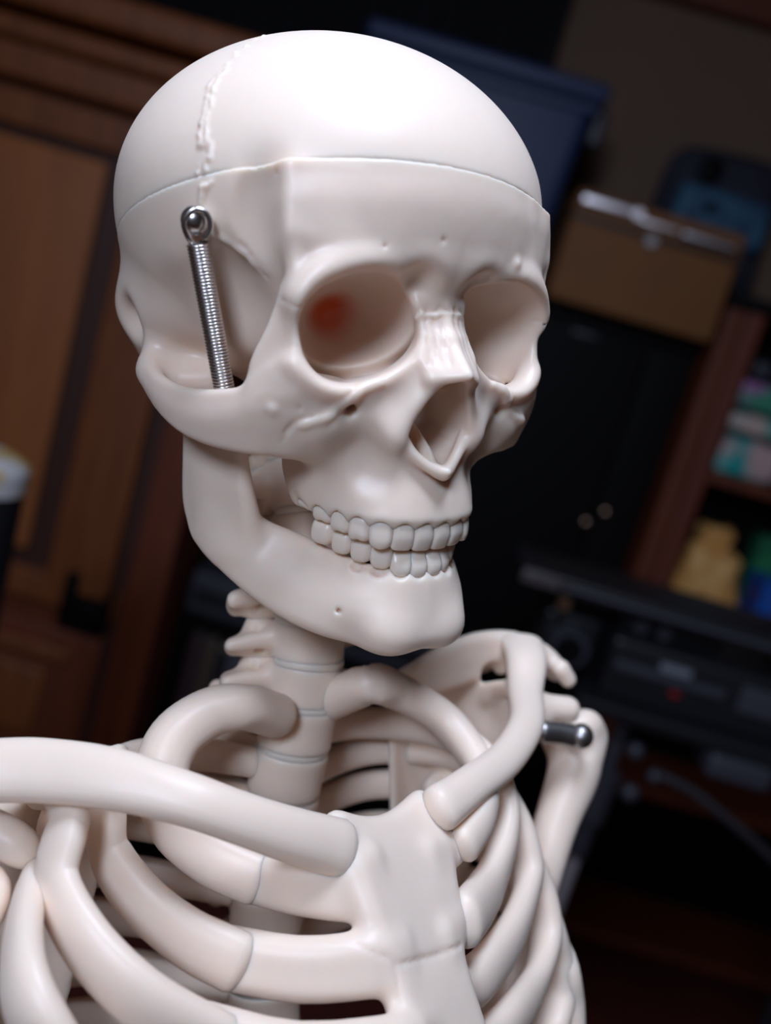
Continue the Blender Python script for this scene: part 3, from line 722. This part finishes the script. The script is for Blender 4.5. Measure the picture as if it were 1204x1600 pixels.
# shoulder blade, left
def build_scapula_left():
    v = Vol((40, -120, -110), (168, -30, 66), 1.1)
    sl = T['SL']
    patch(v, [[(p[0], p[1], p[2] + q, r) for p, q, r in zip(sl, (2, 3, 3, 3, 2, 0), (3.2, 3.6, 4.2, 5, 5.4, 4.6))],
              [(p[0], p[1] - 2, p[2] - q, r) for p, q, r in zip(list(sl), (6, 11, 12, 8, 3, 2), (2.6, 3.0, 3.4, 4.0, 4.6, 4.2))]], 3)
    v.add(cap((146, -58, 33), (150, -58, 27.5), 4.6, 4.0), 3)
    # blade behind the ribs, with its upper border under the opening
    patch(v, [[(56, -70, 36, 2.6), (75, -74, 38, 2.2), (95, -76, 36, 2.8), (110, -73, 27, 4.4), (124, -64, 18, 6.5)],
              [(60, -82, 0, 1.8), (75, -86, 0, 1.5), (92, -86, 0, 1.8), (108, -80, 2, 3), (121, -70, 6, 5.5)],
              [(66, -96, -45, 2), (76, -99, -45, 1.6), (88, -98, -45, 2), (98, -94, -45, 2.6), (106, -90, -40, 3)],
              [(76, -104, -90, 2.6), (80, -105, -90, 2.4), (84, -105, -90, 2.4), (88, -104, -90, 2.6), (92, -103, -88, 2.6)]], 3)
    patch(v, [[(62, -76, 32, 2.4), (90, -82, 34, 2.4), (112, -84, 36, 2.8), (128, -80, 40, 3)],
              [(60, -70, 34, 2.6), (84, -68, 41, 3), (108, -71, 44, 3), (128, -70, 43, 4)]], 2)
    tube(v, [(110, -72, 24, 4.2), (112, -66, 29, 4.2), (114, -58, 29, 4.6), (116, -52, 25, 4)], 3)
    v.add(ell((126, -58, 15), (8, 9, 10)), 4)
    v.add(cap((128, -56, 17), (141, -52, 14.5), 6.4, 6.0), 3)
    v.cut(cap((106, -90, 34.5), (113, -60, 34.5), 4.4), 1.5)
    v.cut(cap((109, -90, 35), (116, -60, 35), 4.4), 1.5)
    v.smooth(1); return v
bone('scapula', build_scapula_left(), TOR)
def build_scapula_right():
    v = Vol((-170, -110, -130), (-45, -20, 50), 1.3)
    patch(v, [[(-64, -72, 24, 2.4), (-82, -80, 16, 2.4), (-105, -78, 10, 3), (-130, -64, 8, 6)],
              [(-68, -88, -10, 2), (-85, -92, -10, 1.8), (-108, -86, -12, 2.4), (-128, -70, -10, 5)],
              [(-82, -102, -65, 2), (-92, -102, -65, 2), (-104, -96, -62, 2.4), (-116, -86, -55, 3)],
              [(-100, -106, -115, 2.6), (-103, -106, -115, 2.4), (-107, -104, -114, 2.4), (-112, -100, -110, 2.6)]], 3)
    patch(v, [[(-62, -78, 20, 2.4), (-95, -88, 14, 2.6), (-135, -78, 18, 3.4), (-155, -60, 18, 4)], [(-66, -70, 25, 2.2), (-95, -80, 17, 3), (-132, -70, 21, 4), (-150, -56, 20, 4)]], 3)
    tube(v, [(-120, -66, 8, 5), (-118, -54, 10, 5), (-112, -46, 6, 5.2), (-106, -42, 0, 5.0)], 3)
    v.smooth(1); return v
bone('scapula', build_scapula_right(), TOR)

# upper arm bone, left
def build_humerus():
    v = Vol((80, -100, -120), (180, -30, 26), 1.0)
    tube(v, [(149, -58, -8, 11.5), (145, -60, -20, 10), (136, -62, -34, 9), (120.5, -64, -60, 8.6), (106, -66, -86, 8.4), (92, -68, -110, 8.4)], 4)
    v.add(ell((146, -60, 2), (12, 13, 12)), 5)
    v.add(ell((156, -57, -1), (10, 10, 12), ('Y', 25)), 5)
    v.add(ell((152, -52, 6), (8, 7, 7)), 4)
    v.cut(ell((139, -42, -2), (9, 8, 7)), 4)
    v.smooth(1); return v
bone('humerus', build_humerus(), TOR)
# steel shoulder pin with its ball end
def sphere_part(name, c, r, M, m, parent, sc=(1, 1, 1)):
    bm = bmesh.new(); bmesh.ops.create_uvsphere(bm, u_segments=28, v_segments=18, radius=r)
    V = np.array([v.co[:] for v in bm.verts]) * sc + np.array(c)
    for v, p in zip(bm.verts, V): v.co = (M[:3, :3] @ p + M[:3, 3])
    for f in bm.faces: f.smooth = True
    bmesh.ops.recalc_face_normals(bm, faces=bm.faces)
    me = bpy.data.meshes.new(name); bm.to_mesh(me); bm.free(); return link(name, me, m, parent)
pin = sweep_part('shoulder_pin', [(118, -46, 7), (126, -44, 5.5), (132, -42.0, 3.6)], 5.2, 4.4, m=STEEL_DULL, out=(0, 1, 0), n_pow=1.0)
pin['label'] = 'grey steel shoulder pin'
sphere_part('ball_end', (135.2, -40, 3.0), 5.8, TOR, STEEL_DULL, pin)
SPR_A, SPR_B = (-70.0, 50.9, 35.8), (-56.4, 49.5, -13.0)
HOOK = (-71.0, 50.3, 42.2)
HOOK_LOOP = [(-70.2, 50.8, 34.6), (-73.5, 51.5, 37.5), (-75.0, 52.0, 41.5), (-73.0, 53.5, 45.0), (-69.5, 54.8, 44.5), (-68.0, 55.2, 41.0), (-69.0, 54.0, 37.5)]
# ------------------------------------------------------------------ jaw spring and its hook
def helix(name, a, b, r, wire, turns, M, m, parent, ring=8, per=18, bow=(0, 0, 0)):
    a = np.array(a, float); b = np.array(b, float); ax = b - a; L = np.linalg.norm(ax); ax /= L
    u = np.cross(ax, (0, 1, 0)); u /= np.linalg.norm(u); w2 = np.cross(ax, u)
    n = turns * per; V = []
    for i in range(n + 1):
        t = i / n; th = 2 * math.pi * turns * t
        c = a + ax * L * t + np.array(bow) * 4 * t * (1 - t)
        d = u * math.cos(th) + w2 * math.sin(th)
        tg = (-u * math.sin(th) + w2 * math.cos(th)) * r * 2 * math.pi * turns + ax * L; tg /= np.linalg.norm(tg)
        q = np.cross(tg, d)
        for j in range(ring):
            al = 2 * math.pi * j / ring; V.append(c + d * (r + wire * math.cos(al)) + q * wire * math.sin(al))
    F = [(i * ring + j, i * ring + (j + 1) % ring, (i + 1) * ring + (j + 1) % ring, (i + 1) * ring + j) for i in range(n) for j in range(ring)]
    me = mesh_np(name, np.array(V), np.array(F), M); fix_normals(me); return link(name, me, m, parent)
spring = helix('jaw_spring', SPR_A, SPR_B, 2.95, .48, 50, SKL, STEEL, skel, bow=(0, 0, 0))
spring['label'] = 'coiled steel jaw spring'
hook = sphere_part('hook_screw', HOOK, 4.2, SKL, STEEL, spring, (1, 1, 1.05))
sweep_part('hook_loop', HOOK_LOOP, .9, .9, parent=spring, M=SKL, m=STEEL, out=(-1, 0, 0), n_pow=1)
# ------------------------------------------------------------------ the room
WOOD = mat('cabinet_wood', (.25, .072, .014), .6, noise=((.14, .039, .009), 9, (6, 6, .7), .28))
WOOD_P = mat('panel_wood', (.40, .135, .034), .6, noise=((.28, .088, .024), 6, (3, 3, .5), .3))
WOOD_D = mat('dark_wood', (.19, .040, .010), .6, noise=((.10, .022, .007), 9, (6, 6, .7), .28))
BLACK = mat('black_lacquer', (.0025, .0025, .003), .6, spec=.15)
RUBBER = mat('black_plastic', (.012, .013, .016), .38)
GREYP = mat('dark_grey_plastic', (.045, .048, .062), .45)
TOTEM = mat('navy_plastic', (.022, .042, .12), .5)
TANM = mat('tan_case', (.26, .105, .025), .7, noise=((.21, .08, .020), 8, (1, 1, 1), .3))
CHROME = mat('chrome', (.92, .88, .90), .42, 1.0)
BRASS = mat('brass', (.72, .52, .36), .3, 1.0)
WALL = mat('brown_grey_wall', (.20, .125, .085), .9, noise=((.17, .11, .075), 3, (1, 1, 1), .3))
PLAIN = mat('plain_paint', (.5, .42, .36), .9)
FLOORM = mat('floor_wood', (.13, .025, .013), .7, noise=((.075, .014, .009), 5, (1, 8, 1), .3))
def solid(name, col, rough=.55, noise=None): return mat(name, col, rough, noise=noise)

class MB:
    """collects shapes for one mesh"""
    def __init__(s): s.bm = bmesh.new()
    def box(s, x0, x1, y0, y1, z0, z1, bev=.004, taper=0.0):
        r = bmesh.ops.create_cube(s.bm, size=1.0); vs = r['verts']
        for v in vs:
            k = 1 - taper * (.5 - v.co.z)
            v.co = Vector(((x0 + x1) / 2 + v.co.x * (x1 - x0) * k, (y0 + y1) / 2 + v.co.y * (y1 - y0) * k, (z0 + z1) / 2 + v.co.z * (z1 - z0)))
        if bev: bmesh.ops.bevel(s.bm, geom=list({e for v in vs for e in v.link_edges}), offset=bev, segments=3, profile=.6, affect='EDGES')
        return s
    def cyl(s, a, b, r, r2=None, seg=24):
        a = Vector(a); b = Vector(b); d = b - a
        M = Matrix.Translation((a + b) / 2) @ d.to_track_quat('Z', 'Y').to_matrix().to_4x4()
        bmesh.ops.create_cone(s.bm, cap_ends=True, segments=seg, radius1=r, radius2=r if r2 is None else r2, depth=d.length, matrix=M); return s
    def ball(s, c, r, sc=(1, 1, 1)):
        M = Matrix.Translation(c) @ Matrix.Diagonal((*sc, 1)); bmesh.ops.create_uvsphere(s.bm, u_segments=20, v_segments=14, radius=r, matrix=M); return s
    def tube(s, pts, r, seg=10):
        Q = catmull(np.array(pts, float), 6)
        V, F = sweep(Q[::3] * 1000, r * 1000, r * 1000, nseg=2, ring=seg, out=(.31, .2, .93), n_pow=1)
        vs = [s.bm.verts.new(p / 1000) for p in V]
        for f in F:
            try: s.bm.faces.new([vs[i] for i in f])
            except ValueError: pass
        return s
    def lumps(s, amp, scale, seed=0):
        from mathutils import noise
        for v in s.bm.verts:
            n = noise.noise_vector(v.co * scale + Vector((seed, 0, 0))); v.co += n * amp
        return s
    def floor(s, z):
        for v in s.bm.verts: v.co.z = max(v.co.z, z)
        return s
    def sub(s, cuts=2): bmesh.ops.subdivide_edges(s.bm, edges=s.bm.edges[:], cuts=cuts, use_grid_fill=True); return s
    def build(s, name, m, parent=None, smooth=True):
        bmesh.ops.recalc_face_normals(s.bm, faces=s.bm.faces)
        org = Vector(parent.location) if parent is not None and parent.type == 'EMPTY' else Vector((0, 0, 0))
        if parent is not None and parent.parent is not None: org = Vector(parent.parent.location)
        if parent is None: org = sum((v.co for v in s.bm.verts), Vector()) / len(s.bm.verts); org.z = min(v.co.z for v in s.bm.verts)
        for v in s.bm.verts: v.co -= org
        me = bpy.data.meshes.new(name); s.bm.to_mesh(me); s.bm.free(); me.materials.append(m)
        me.polygons.foreach_set('use_smooth', [smooth] * len(me.polygons))
        try: me.set_sharp_from_angle(angle=math.radians(38))
        except Exception: pass
        o = bpy.data.objects.new(name, me); C.objects.link(o)
        if parent is not None: o.parent = parent
        else: o.location = org
        return o
def thing(name, label, cat, loc, group=None):
    o = bpy.data.objects.new(name, None); C.objects.link(o); o.location = loc; o['label'] = label; o['category'] = cat
    if group: o['group'] = group
    return o
def tag(o, label, cat, group=None):
    o['label'] = label; o['category'] = cat
    if group: o['group'] = group
    return o
def struct(name, m, *b):
    o = MB().box(*b, bev=0).build(name, m); o['kind'] = 'structure'; return o
struct('floor', FLOORM, -1.7, 2.1, -1.9, 2.9, -.05, 0)
struct('wall_back', WALL, -1.7, 2.1, 2.8, 2.9, 0, 2.6)
struct('wall_left', WALL, -1.8, -1.7, -1.9, 2.9, 0, 2.6)
struct('wall_right', WALL, 2.1, 2.2, -1.9, 2.9, 0, 2.6)
struct('wall_front', PLAIN, -1.7, 2.1, -2.0, -1.9, 0, 2.6)
struct('ceiling', WALL, -1.7, 2.1, -1.9, 2.9, 2.6, 2.7)
tr = MB().box(-1.7, 2.1, 2.74, 2.80, 2.44, 2.60, bev=.01).build('trim_1', WOOD_D); tr['kind'] = 'structure'

# wardrobe on the left
a = thing('wardrobe', 'tall brown wooden wardrobe with a framed panel door at the left', 'wardrobe', (-.95, 2.15, 0))
MB().box(-1.55, -.395, 1.93, 2.4, .05, 1.74).box(-.475, -.395, 1.90, 1.95, .05, 1.74).build('carcass', WOOD_D, a)
MB().box(-1.30, -.50, 1.925, 1.934, .70, 1.685, bev=0).box(-.505, -.476, 1.915, 1.934, .06, 1.69, bev=0).build('groove_shade', solid('groove_shade', (.055, .019, .012)), a)  # dark sheets: shade of the door grooves put into the colour
MB().box(-1.58, -.385, 1.875, 2.4, 1.70, 1.765, bev=.012).box(-1.60, -.37, 1.85, 2.4, 1.765, 1.805, bev=.015).box(-1.62, -.35, 1.83, 2.4, 1.82, 1.88, bev=.018).build('cornice', WOOD, a)
d = MB().box(-1.30, -.485, 1.90, 1.93, 1.62, 1.685, bev=.006).box(-1.30, -.485, 1.90, 1.93, .70, .765, bev=.006).box(-.645, -.51, 1.895, 1.93, .70, 1.685, bev=.008).box(-1.30, -1.18, 1.895, 1.93, .70, 1.685, bev=.008)
d = d.build('door', WOOD, a)
MB().box(-1.15, -.70, 1.905, 1.925, .80, 1.60, bev=.012).build('door_panel', WOOD_P, d)
MB().box(-.585, -.50, 1.885, 1.897, .675, .745, bev=.02).cyl((-.50, 1.885, .69), (-.50, 1.885, .775), .008).box(-.60, -.57, 1.887, 1.897, .67, .79, bev=.01).build('hinge', BLACK, d)
dr = MB().box(-1.30, -.50, 1.90, 1.93, .12, .655, bev=.008).build('lower_door', WOOD_D, a)
MB().box(-1.25, -.56, 1.885, 1.905, .585, .615, bev=.008).box(-1.22, -.60, 1.89, 1.905, .40, .56, bev=.015).build('moulding', WOOD, dr)

# low bookcase with a grey device on it
b = thing('low_bookcase', 'low dark bookcase beside the wardrobe with upright books on its shelf', 'bookcase', (0, 2.3, 0))
MB().box(-.385, .45, 2.09, 2.295, .665, .70).box(-.385, -.36, 2.09, 2.295, 0, .665).box(.42, .45, 2.09, 2.295, 0, .665).box(-.36, .42, 2.28, 2.295, 0, .665).build('frame', BLACK, b)
MB().box(-.36, .42, 2.10, 2.28, .36, .384).box(-.36, .42, 2.10, 2.28, .03, .05).build('shelf', BLACK, b)
g = thing('disc_player', 'flat dark grey electronic device lying on top of the low bookcase', 'device', (-.1, 2.25, .70))
MB().box(-.375, .20, 2.06, 2.295, .713, .808, bev=.008).build('body', GREYP, g)
MB().box(-.36, .18, 2.052, 2.062, .745, .778, bev=.004).build('front_panel', RUBBER, g)
MB().cyl((-.32, 2.1, .701), (-.32, 2.1, .713), .015).build('foot', RUBBER, g); MB().cyl((.15, 2.1, .701), (.15, 2.1, .713), .015).build('foot', RUBBER, g)
MB().cyl((-.32, 2.26, .701), (-.32, 2.26, .713), .015).build('foot', RUBBER, g); MB().cyl((.15, 2.26, .701), (.15, 2.26, .713), .015).build('foot', RUBBER, g)
BK = [(.032, (.045, .022, .028), 'dusky plum'), (.030, (.085, .058, .040), 'tan'), (.026, (.010, .010, .013), 'black'), (.030, (.090, .088, .105), 'pale grey'), (.024, (.02, .01, .016), 'very dark maroon'), (.036, (.085, .07, .08), 'mauve grey'), (.03, (.03, .03, .04), 'charcoal'), (.03, (.07, .03, .02), 'brown')]
x = -.352
for i, (wd, col, nm) in enumerate(BK):
    h = [.26, .255, .24, .262, .25, .258, .24, .25][i]
    t = thing('book', '%s book, %s on the low bookcase shelf' % (nm, ['leftmost', 'second from the left', 'third from the left', 'fourth from the left', 'between the grey spines', 'right of the thin maroon spine', 'next to last', 'last'][i]), 'book', (x + wd / 2, 2.19, .386), 'books in the low bookcase')
    cm = solid('book_%d_cloth' % i, col, .6)
    MB().box(x + .001, x + wd - .001, 2.105, 2.11, .386, .386 + h, bev=.002).box(x + .001, x + .004, 2.105, 2.27, .386, .386 + h, bev=.001).box(x + wd - .004, x + wd - .001, 2.105, 2.27, .386, .386 + h, bev=.001).build('cover', cm, t)
    MB().box(x + .004, x + wd - .004, 2.11, 2.265, .39, .382 + h, bev=0).build('pages', solid('paper_%d' % i, (.4, .37, .3)), t)
    x += wd + .003

# black cabinet
k = thing('cabinet', 'tall black cabinet with two small brass knobs behind the skull', 'cabinet', (.2, 2.5, 0))
MB().box(-.34, .595, 2.33, 2.68, .02, 1.58).box(-.35, .60, 2.31, 2.69, 1.58, 1.605).build('body', BLACK, k)
for x0, x1, kx, kz in ((.02, .483, .467, 1.131), (.487, .592, .503, 1.167)):
    dd = MB().box(x0, x1, 2.305, 2.33, .06, 1.56, bev=.004).build('door', BLACK, k)
    MB().cyl((kx, 2.305, kz), (kx, 2.285, kz), .006).ball((kx, 2.276, kz), .0125).build('knob', BRASS, dd)
lid = MB().box(.30, .36, 2.300, 2.306, 1.545, 1.558, bev=.003).build('plate', GREYP, k)

# tote on the cabinet
t = thing('storage_tote', 'large dark blue plastic storage tote with lid, on the black cabinet behind the skull', 'storage box', (-.1, 2.5, 1.607))
MB().box(-.335, .200, 2.34, 2.66, 1.607, 2.045, bev=.03, taper=.10).box(-.34, .208, 2.33, 2.67, 2.02, 2.045, bev=.006).build('bin', TOTEM, t)
MB().box(-.345, .222, 2.315, 2.68, 2.046, 2.088, bev=.014).build('lid', TOTEM, t)
MB().box(.205, .24, 2.38, 2.62, 1.965, 2.05, bev=.012).build('latch', GREYP, t)

# tan case
# dark curtain on the back wall
def curtain():
    bm = bmesh.new(); n = 150; rows = []
    for k, z in enumerate((.02, 2.55)):
        for off in (0, .012):
            rows.append([bm.verts.new((-1.65 + 1.74 * i / n, 2.735 + .014 * math.sin(i * .62) + .006 * math.sin(i * 1.7) - off, z)) for i in range(n + 1)])
    a, b, c2, d2 = rows
    for i in range(n):
        bm.faces.new((a[i], a[i + 1], c2[i + 1], c2[i])); bm.faces.new((b[i], b[i + 1], d2[i + 1], d2[i]))
        bm.faces.new((a[i], a[i + 1], b[i + 1], b[i])); bm.faces.new((c2[i], c2[i + 1], d2[i + 1], d2[i]))
    bm.faces.new((a[0], b[0], d2[0], c2[0])); bm.faces.new((a[n], b[n], d2[n], c2[n]))
    m = MB(); m.bm = bm; return m
tag(curtain().build('curtain', solid('black_cloth', (.006, .006, .009), .95)), 'black curtain hanging on the back wall behind the blue tote', 'curtain')
t = thing('carrying_case', 'tan brown hard case with two chrome latches on the cabinet top', 'case', (.4, 2.4, 1.607))
MB().box(.213, .600, 2.25, 2.52, 1.608, 1.792, bev=.008).build('body', TANM, t)
MB().box(.213, .600, 2.25, 2.52, 1.795, 1.852, bev=.010).build('lid', TANM, t)
MB().box(.216, .597, 2.246, 2.252, 1.786, 1.801, bev=.002).build('rim', solid('dark_rim', (.04, .02, .012)), t)
l1 = MB().box(.222, .345, 2.236, 2.25, 1.820, 1.841, bev=.006).cyl((.350, 2.243, 1.828), (.350, 2.226, 1.828), .0115).box(.36, .45, 2.243, 2.25, 1.815, 1.826, bev=.003).build('latch', CHROME, t)
MB().box(.456, .585, 2.236, 2.25, 1.808, 1.828, bev=.007).build('latch', mat('worn_chrome', (.45, .44, .46), .45, 1.0), t)
MB().cyl((.397, 2.25, 1.783), (.397, 2.235, 1.783), .013).build('lock', STEEL_DULL, t)

# blue bag behind the case
BAGM = mat('blue_bag_fabric', (.022, .020, .028), .85, noise=((.028, .035, .06), 9, (1, 1, 1), .2))
t = thing('backpack', 'dark rounded backpack with teal blue patches behind the tan case', 'bag', (.56, 2.64, 1.607))
MB().box(.44, .74, 2.545, 2.70, 1.607, 2.085, bev=.07).sub(2).lumps(.010, 9).floor(1.608).build('body', BAGM, t)
MB().box(.47, .71, 2.505, 2.56, 1.86, 1.975, bev=.02).sub(1).lumps(.006, 14, 3).build('pocket', mat('teal_fabric', (.045, .16, .26), .7, noise=((.02, .06, .13), 22, (1, 1, 1), .15)), t)
MB().ball((.535, 2.535, 2.02), .032, (1, .4, 1)).build('badge', BLACK, t)
MB().ball((.555, 2.50, 1.93), .014, (1, .4, 1)).build('badge', BLACK, t)

# bookcase on the right
bc = thing('bookcase', 'reddish brown open bookcase at the right edge with packages on its shelves', 'bookcase', (1.0, 2.5, 0))
MB().box(.612, .655, 2.245, 2.53, 0, 1.70, bev=.004).build('side_panel', WOOD_D, bc)
MB().box(.655, .697, 2.235, 2.53, 0, 1.70, bev=.006).build('face_strip', mat('red_wood', (.19, .040, .016), .6, noise=((.11, .024, .011), 9, (6, 6, .7), .28)), bc)
MB().box(1.52, 1.58, 2.24, 2.53, 0, 1.70, bev=.006).build('side_panel', WOOD_D, bc)
MB().box(.69, 1.53, 2.51, 2.53, 0, 1.70, bev=0).build('back_panel', BLACK, bc)
MB().box(.605, 1.59, 2.22, 2.535, 1.70, 1.73, bev=.006).build('top_board', BLACK, bc)
for z in (1.305, .945, .50, .08): MB().box(.695, 1.52, 2.26, 2.51, z, z + .027, bev=.003).build('shelf', WOOD_D, bc)
def packet(name, label, cat, x0, x1, y0, y1, z0, z1, col, col2, sc, seed, grp=None, bev=.018, amp=.009):
    m = mat(name + '_%d_film' % seed, col, .4, noise=(col2, sc, (1, 1, 1), .06))
    return tag(MB().box(x0, x1, y0, y1, z0, z1, bev=bev).sub(2).lumps(amp, 16, seed).floor(z0 + .001).build(name, m), label, cat, grp)
packet('packet', 'soft teal and white packet lying on the upper shelf of the right bookcase', 'packet', .715, .86, 2.28, 2.50, 1.334, 1.425, (.03, .45, .42), (.70, .50, .48), 11, 1)
packet('packet', 'pink and pale green packet stacked on the teal packet', 'packet', .71, .88, 2.29, 2.50, 1.436, 1.482, (.72, .56, .50), (.12, .50, .40), 13, 2)
packet('packet', 'green and purple patterned packet on top of the packet stack', 'packet', .715, .90, 2.30, 2.50, 1.492, 1.555, (.06, .36, .22), (.42, .18, .42), 14, 3)
packet('packet', 'whitish crumpled packet right of the teal packet', 'packet', .875, 1.00, 2.28, 2.48, 1.334, 1.425, (.7, .6, .58), (.4, .35, .36), 14, 4)
tag(MB().box(.75, .80, 2.36, 2.42, 1.566, 1.61, bev=.012).build('ornament', GREYP), 'small grey object on top of the green packet', 'ornament')
m = mat('yellow_bag_film', (1.0, .60, .20), .6, noise=((.75, .36, .09), 26, (1, 1, 1), .12))
yb = thing('snack_bag', 'crumpled yellow bag with a narrow gathered top on the lower shelf', 'bag', (.79, 2.36, .974))
MB().box(.742, .872, 2.30, 2.42, .976, 1.15, bev=.035, taper=-.42).sub(3).lumps(.014, 18, 5).floor(.975).build('bag_body', m, yb)
MB().box(.755, .845, 2.32, 2.40, 1.12, 1.20, bev=.02, taper=.25).sub(2).lumps(.009, 22, 6).build('gathered_top', m, yb)
packet('carton', 'bright blue carton on the lower shelf beside the yellow bag', 'carton', .935, 1.02, 2.29, 2.42, .974, 1.115, (.015, .13, .60), (.20, .10, .20), 10, 7, bev=.006, amp=.002)
packet('carton', 'green carton behind the blue carton', 'carton', .94, 1.04, 2.43, 2.50, .974, 1.20, (.03, .28, .10), (.02, .18, .08), 10, 8, bev=.006, amp=.002)

# black equipment on a stand in front of the cabinets
kb = thing('keyboard_stand', 'black folding equipment stand with a bright metal lower tube at the right', 'stand', (.55, 1.35, 0))
MB().cyl((.417, 1.32, .86), (.417, 1.32, .94), .022).cyl((.417, 1.32, .80), (.417, 1.32, .87), .015).ball((.45, 1.29, .93), .014).ball((.475, 1.29, .965), .011).ball((.44, 1.30, .99), .013).cyl((.417, 1.32, .93), (.417, 1.32, 1.05), .011).build('upright_collar', GREYP, kb)
MB().cyl((.417, 1.32, 0), (.417, 1.32, .81), .0095).build('upright_tube', mat('grey_metal', (.50, .46, .50), .5, .2), kb)
MB().cyl((.86, 1.45, 0), (.86, 1.45, 1.05), .012).build('upright_tube', RUBBER, kb)
MB().box(.33, 1.00, 1.27, 1.52, 1.035, 1.055, bev=.004).build('platform', RUBBER, kb)
MB().tube([(.47, 1.25, .985), (.52, 1.25, .975), (.58, 1.25, .95), (.66, 1.26, .91), (.74, 1.27, .86), (.82, 1.29, .80)], .0068).build('cross_arm', solid('arm_black', (.03, .03, .036)), kb)
MB().cyl((.417, 1.32, .30), (.62, 1.60, .01), .010).cyl((.417, 1.32, .30), (.30, 1.55, .01), .010).cyl((.417, 1.32, .30), (.45, 1.05, .01), .010).build('foot_strut', RUBBER, kb)
def gear(name, label, cat, x0, x1, y0, y1, z0, z1, m, extra=None):
    t = thing(name, label, cat, ((x0 + x1) / 2, (y0 + y1) / 2, z0)); MB().box(x0, x1, y0, y1, z0, z1, bev=.008).build('body', m, t)
    for n2, b2, m2 in (extra or ()): (MB().box(*b2, bev=.003) if len(b2) == 6 else MB().cyl(b2[0], b2[1], b2[2])).build(n2, m2, t)
    return t
gear('mixer', 'long black mixing unit with grey edge and small lights on the stand', 'mixer', .36, .98, 1.30, 1.50, 1.056, 1.145, RUBBER,
     [('edge_strip', (.37, .53, 1.293, 1.302, 1.10, 1.114), GREYP), ('display', (.430, .475, 1.290, 1.30, 1.117, 1.129), mat('pale_display', (.18, .20, .24), .3)), ('red_button', (.455, .470, 1.291, 1.30, 1.085, 1.093), solid('red_button', (.25, .01, .01))), ('side_panel', (.55, .70, 1.292, 1.30, 1.09, 1.13), GREYP)])
gear('recorder', 'squat black box with round grey knobs left on top of the mixer', 'recorder', .37, .52, 1.34, 1.46, 1.146, 1.178, RUBBER,
     [('knob', ((.395, 1.34, 1.162), (.395, 1.325, 1.162), .010), GREYP), ('knob', ((.43, 1.34, 1.162), (.43, 1.325, 1.162), .010), GREYP)])
gear('keyboard', 'long slim black keyboard lying on top of the black boxes', 'keyboard', .205, .96, 1.30, 1.45, 1.179, 1.206, RUBBER,
     [('end_cap', (.206, .262, 1.293, 1.302, 1.185, 1.202), mat('warm_grey', (.09, .075, .08), .4)), ('key_strip', (.27, .95, 1.296, 1.302, 1.188, 1.196), GREYP), ('lamp', ((.273, 1.30, 1.172), (.273, 1.285, 1.172), .009), BRASS)])
gear('camera', 'small black camera body with round lens left under the keyboard end', 'camera', .262, .345, 1.33, 1.42, 1.070, 1.150, RUBBER,
     [('lens', ((.30, 1.33, 1.11), (.30, 1.29, 1.11), .028), GREYP), ('lens_glass', ((.30, 1.29, 1.11), (.30, 1.287, 1.11), .020), BLACK)]).location.z += 0.0
gear('power_box', 'flat dark grey box hanging at the lower right of the stand', 'box', .530, .622, 1.26, 1.33, .998, 1.032, GREYP)
pp = thing('floor_post', 'tall black round post with white and yellow top cut by the left edge', 'post', (-.450, 1.02, 0))
MB().cyl((-.450, 1.02, 0), (-.450, 1.02, 1.185), .060, .058, 40).cyl((-.45, 1.02, 0), (-.45, 1.02, .03), .12, .11, 40).build('column', RUBBER, pp)
MB().cyl((-.450, 1.02, 1.185), (-.450, 1.02, 1.207), .060, .060, 40).ball((-.450, 1.02, 1.207), .060, (1, 1, .35)).build('cap', mat('white_yellow_cap', (.55, .55, .55), .5, noise=((.50, .33, .08), 22, (1, 1, 1), .08)), pp)
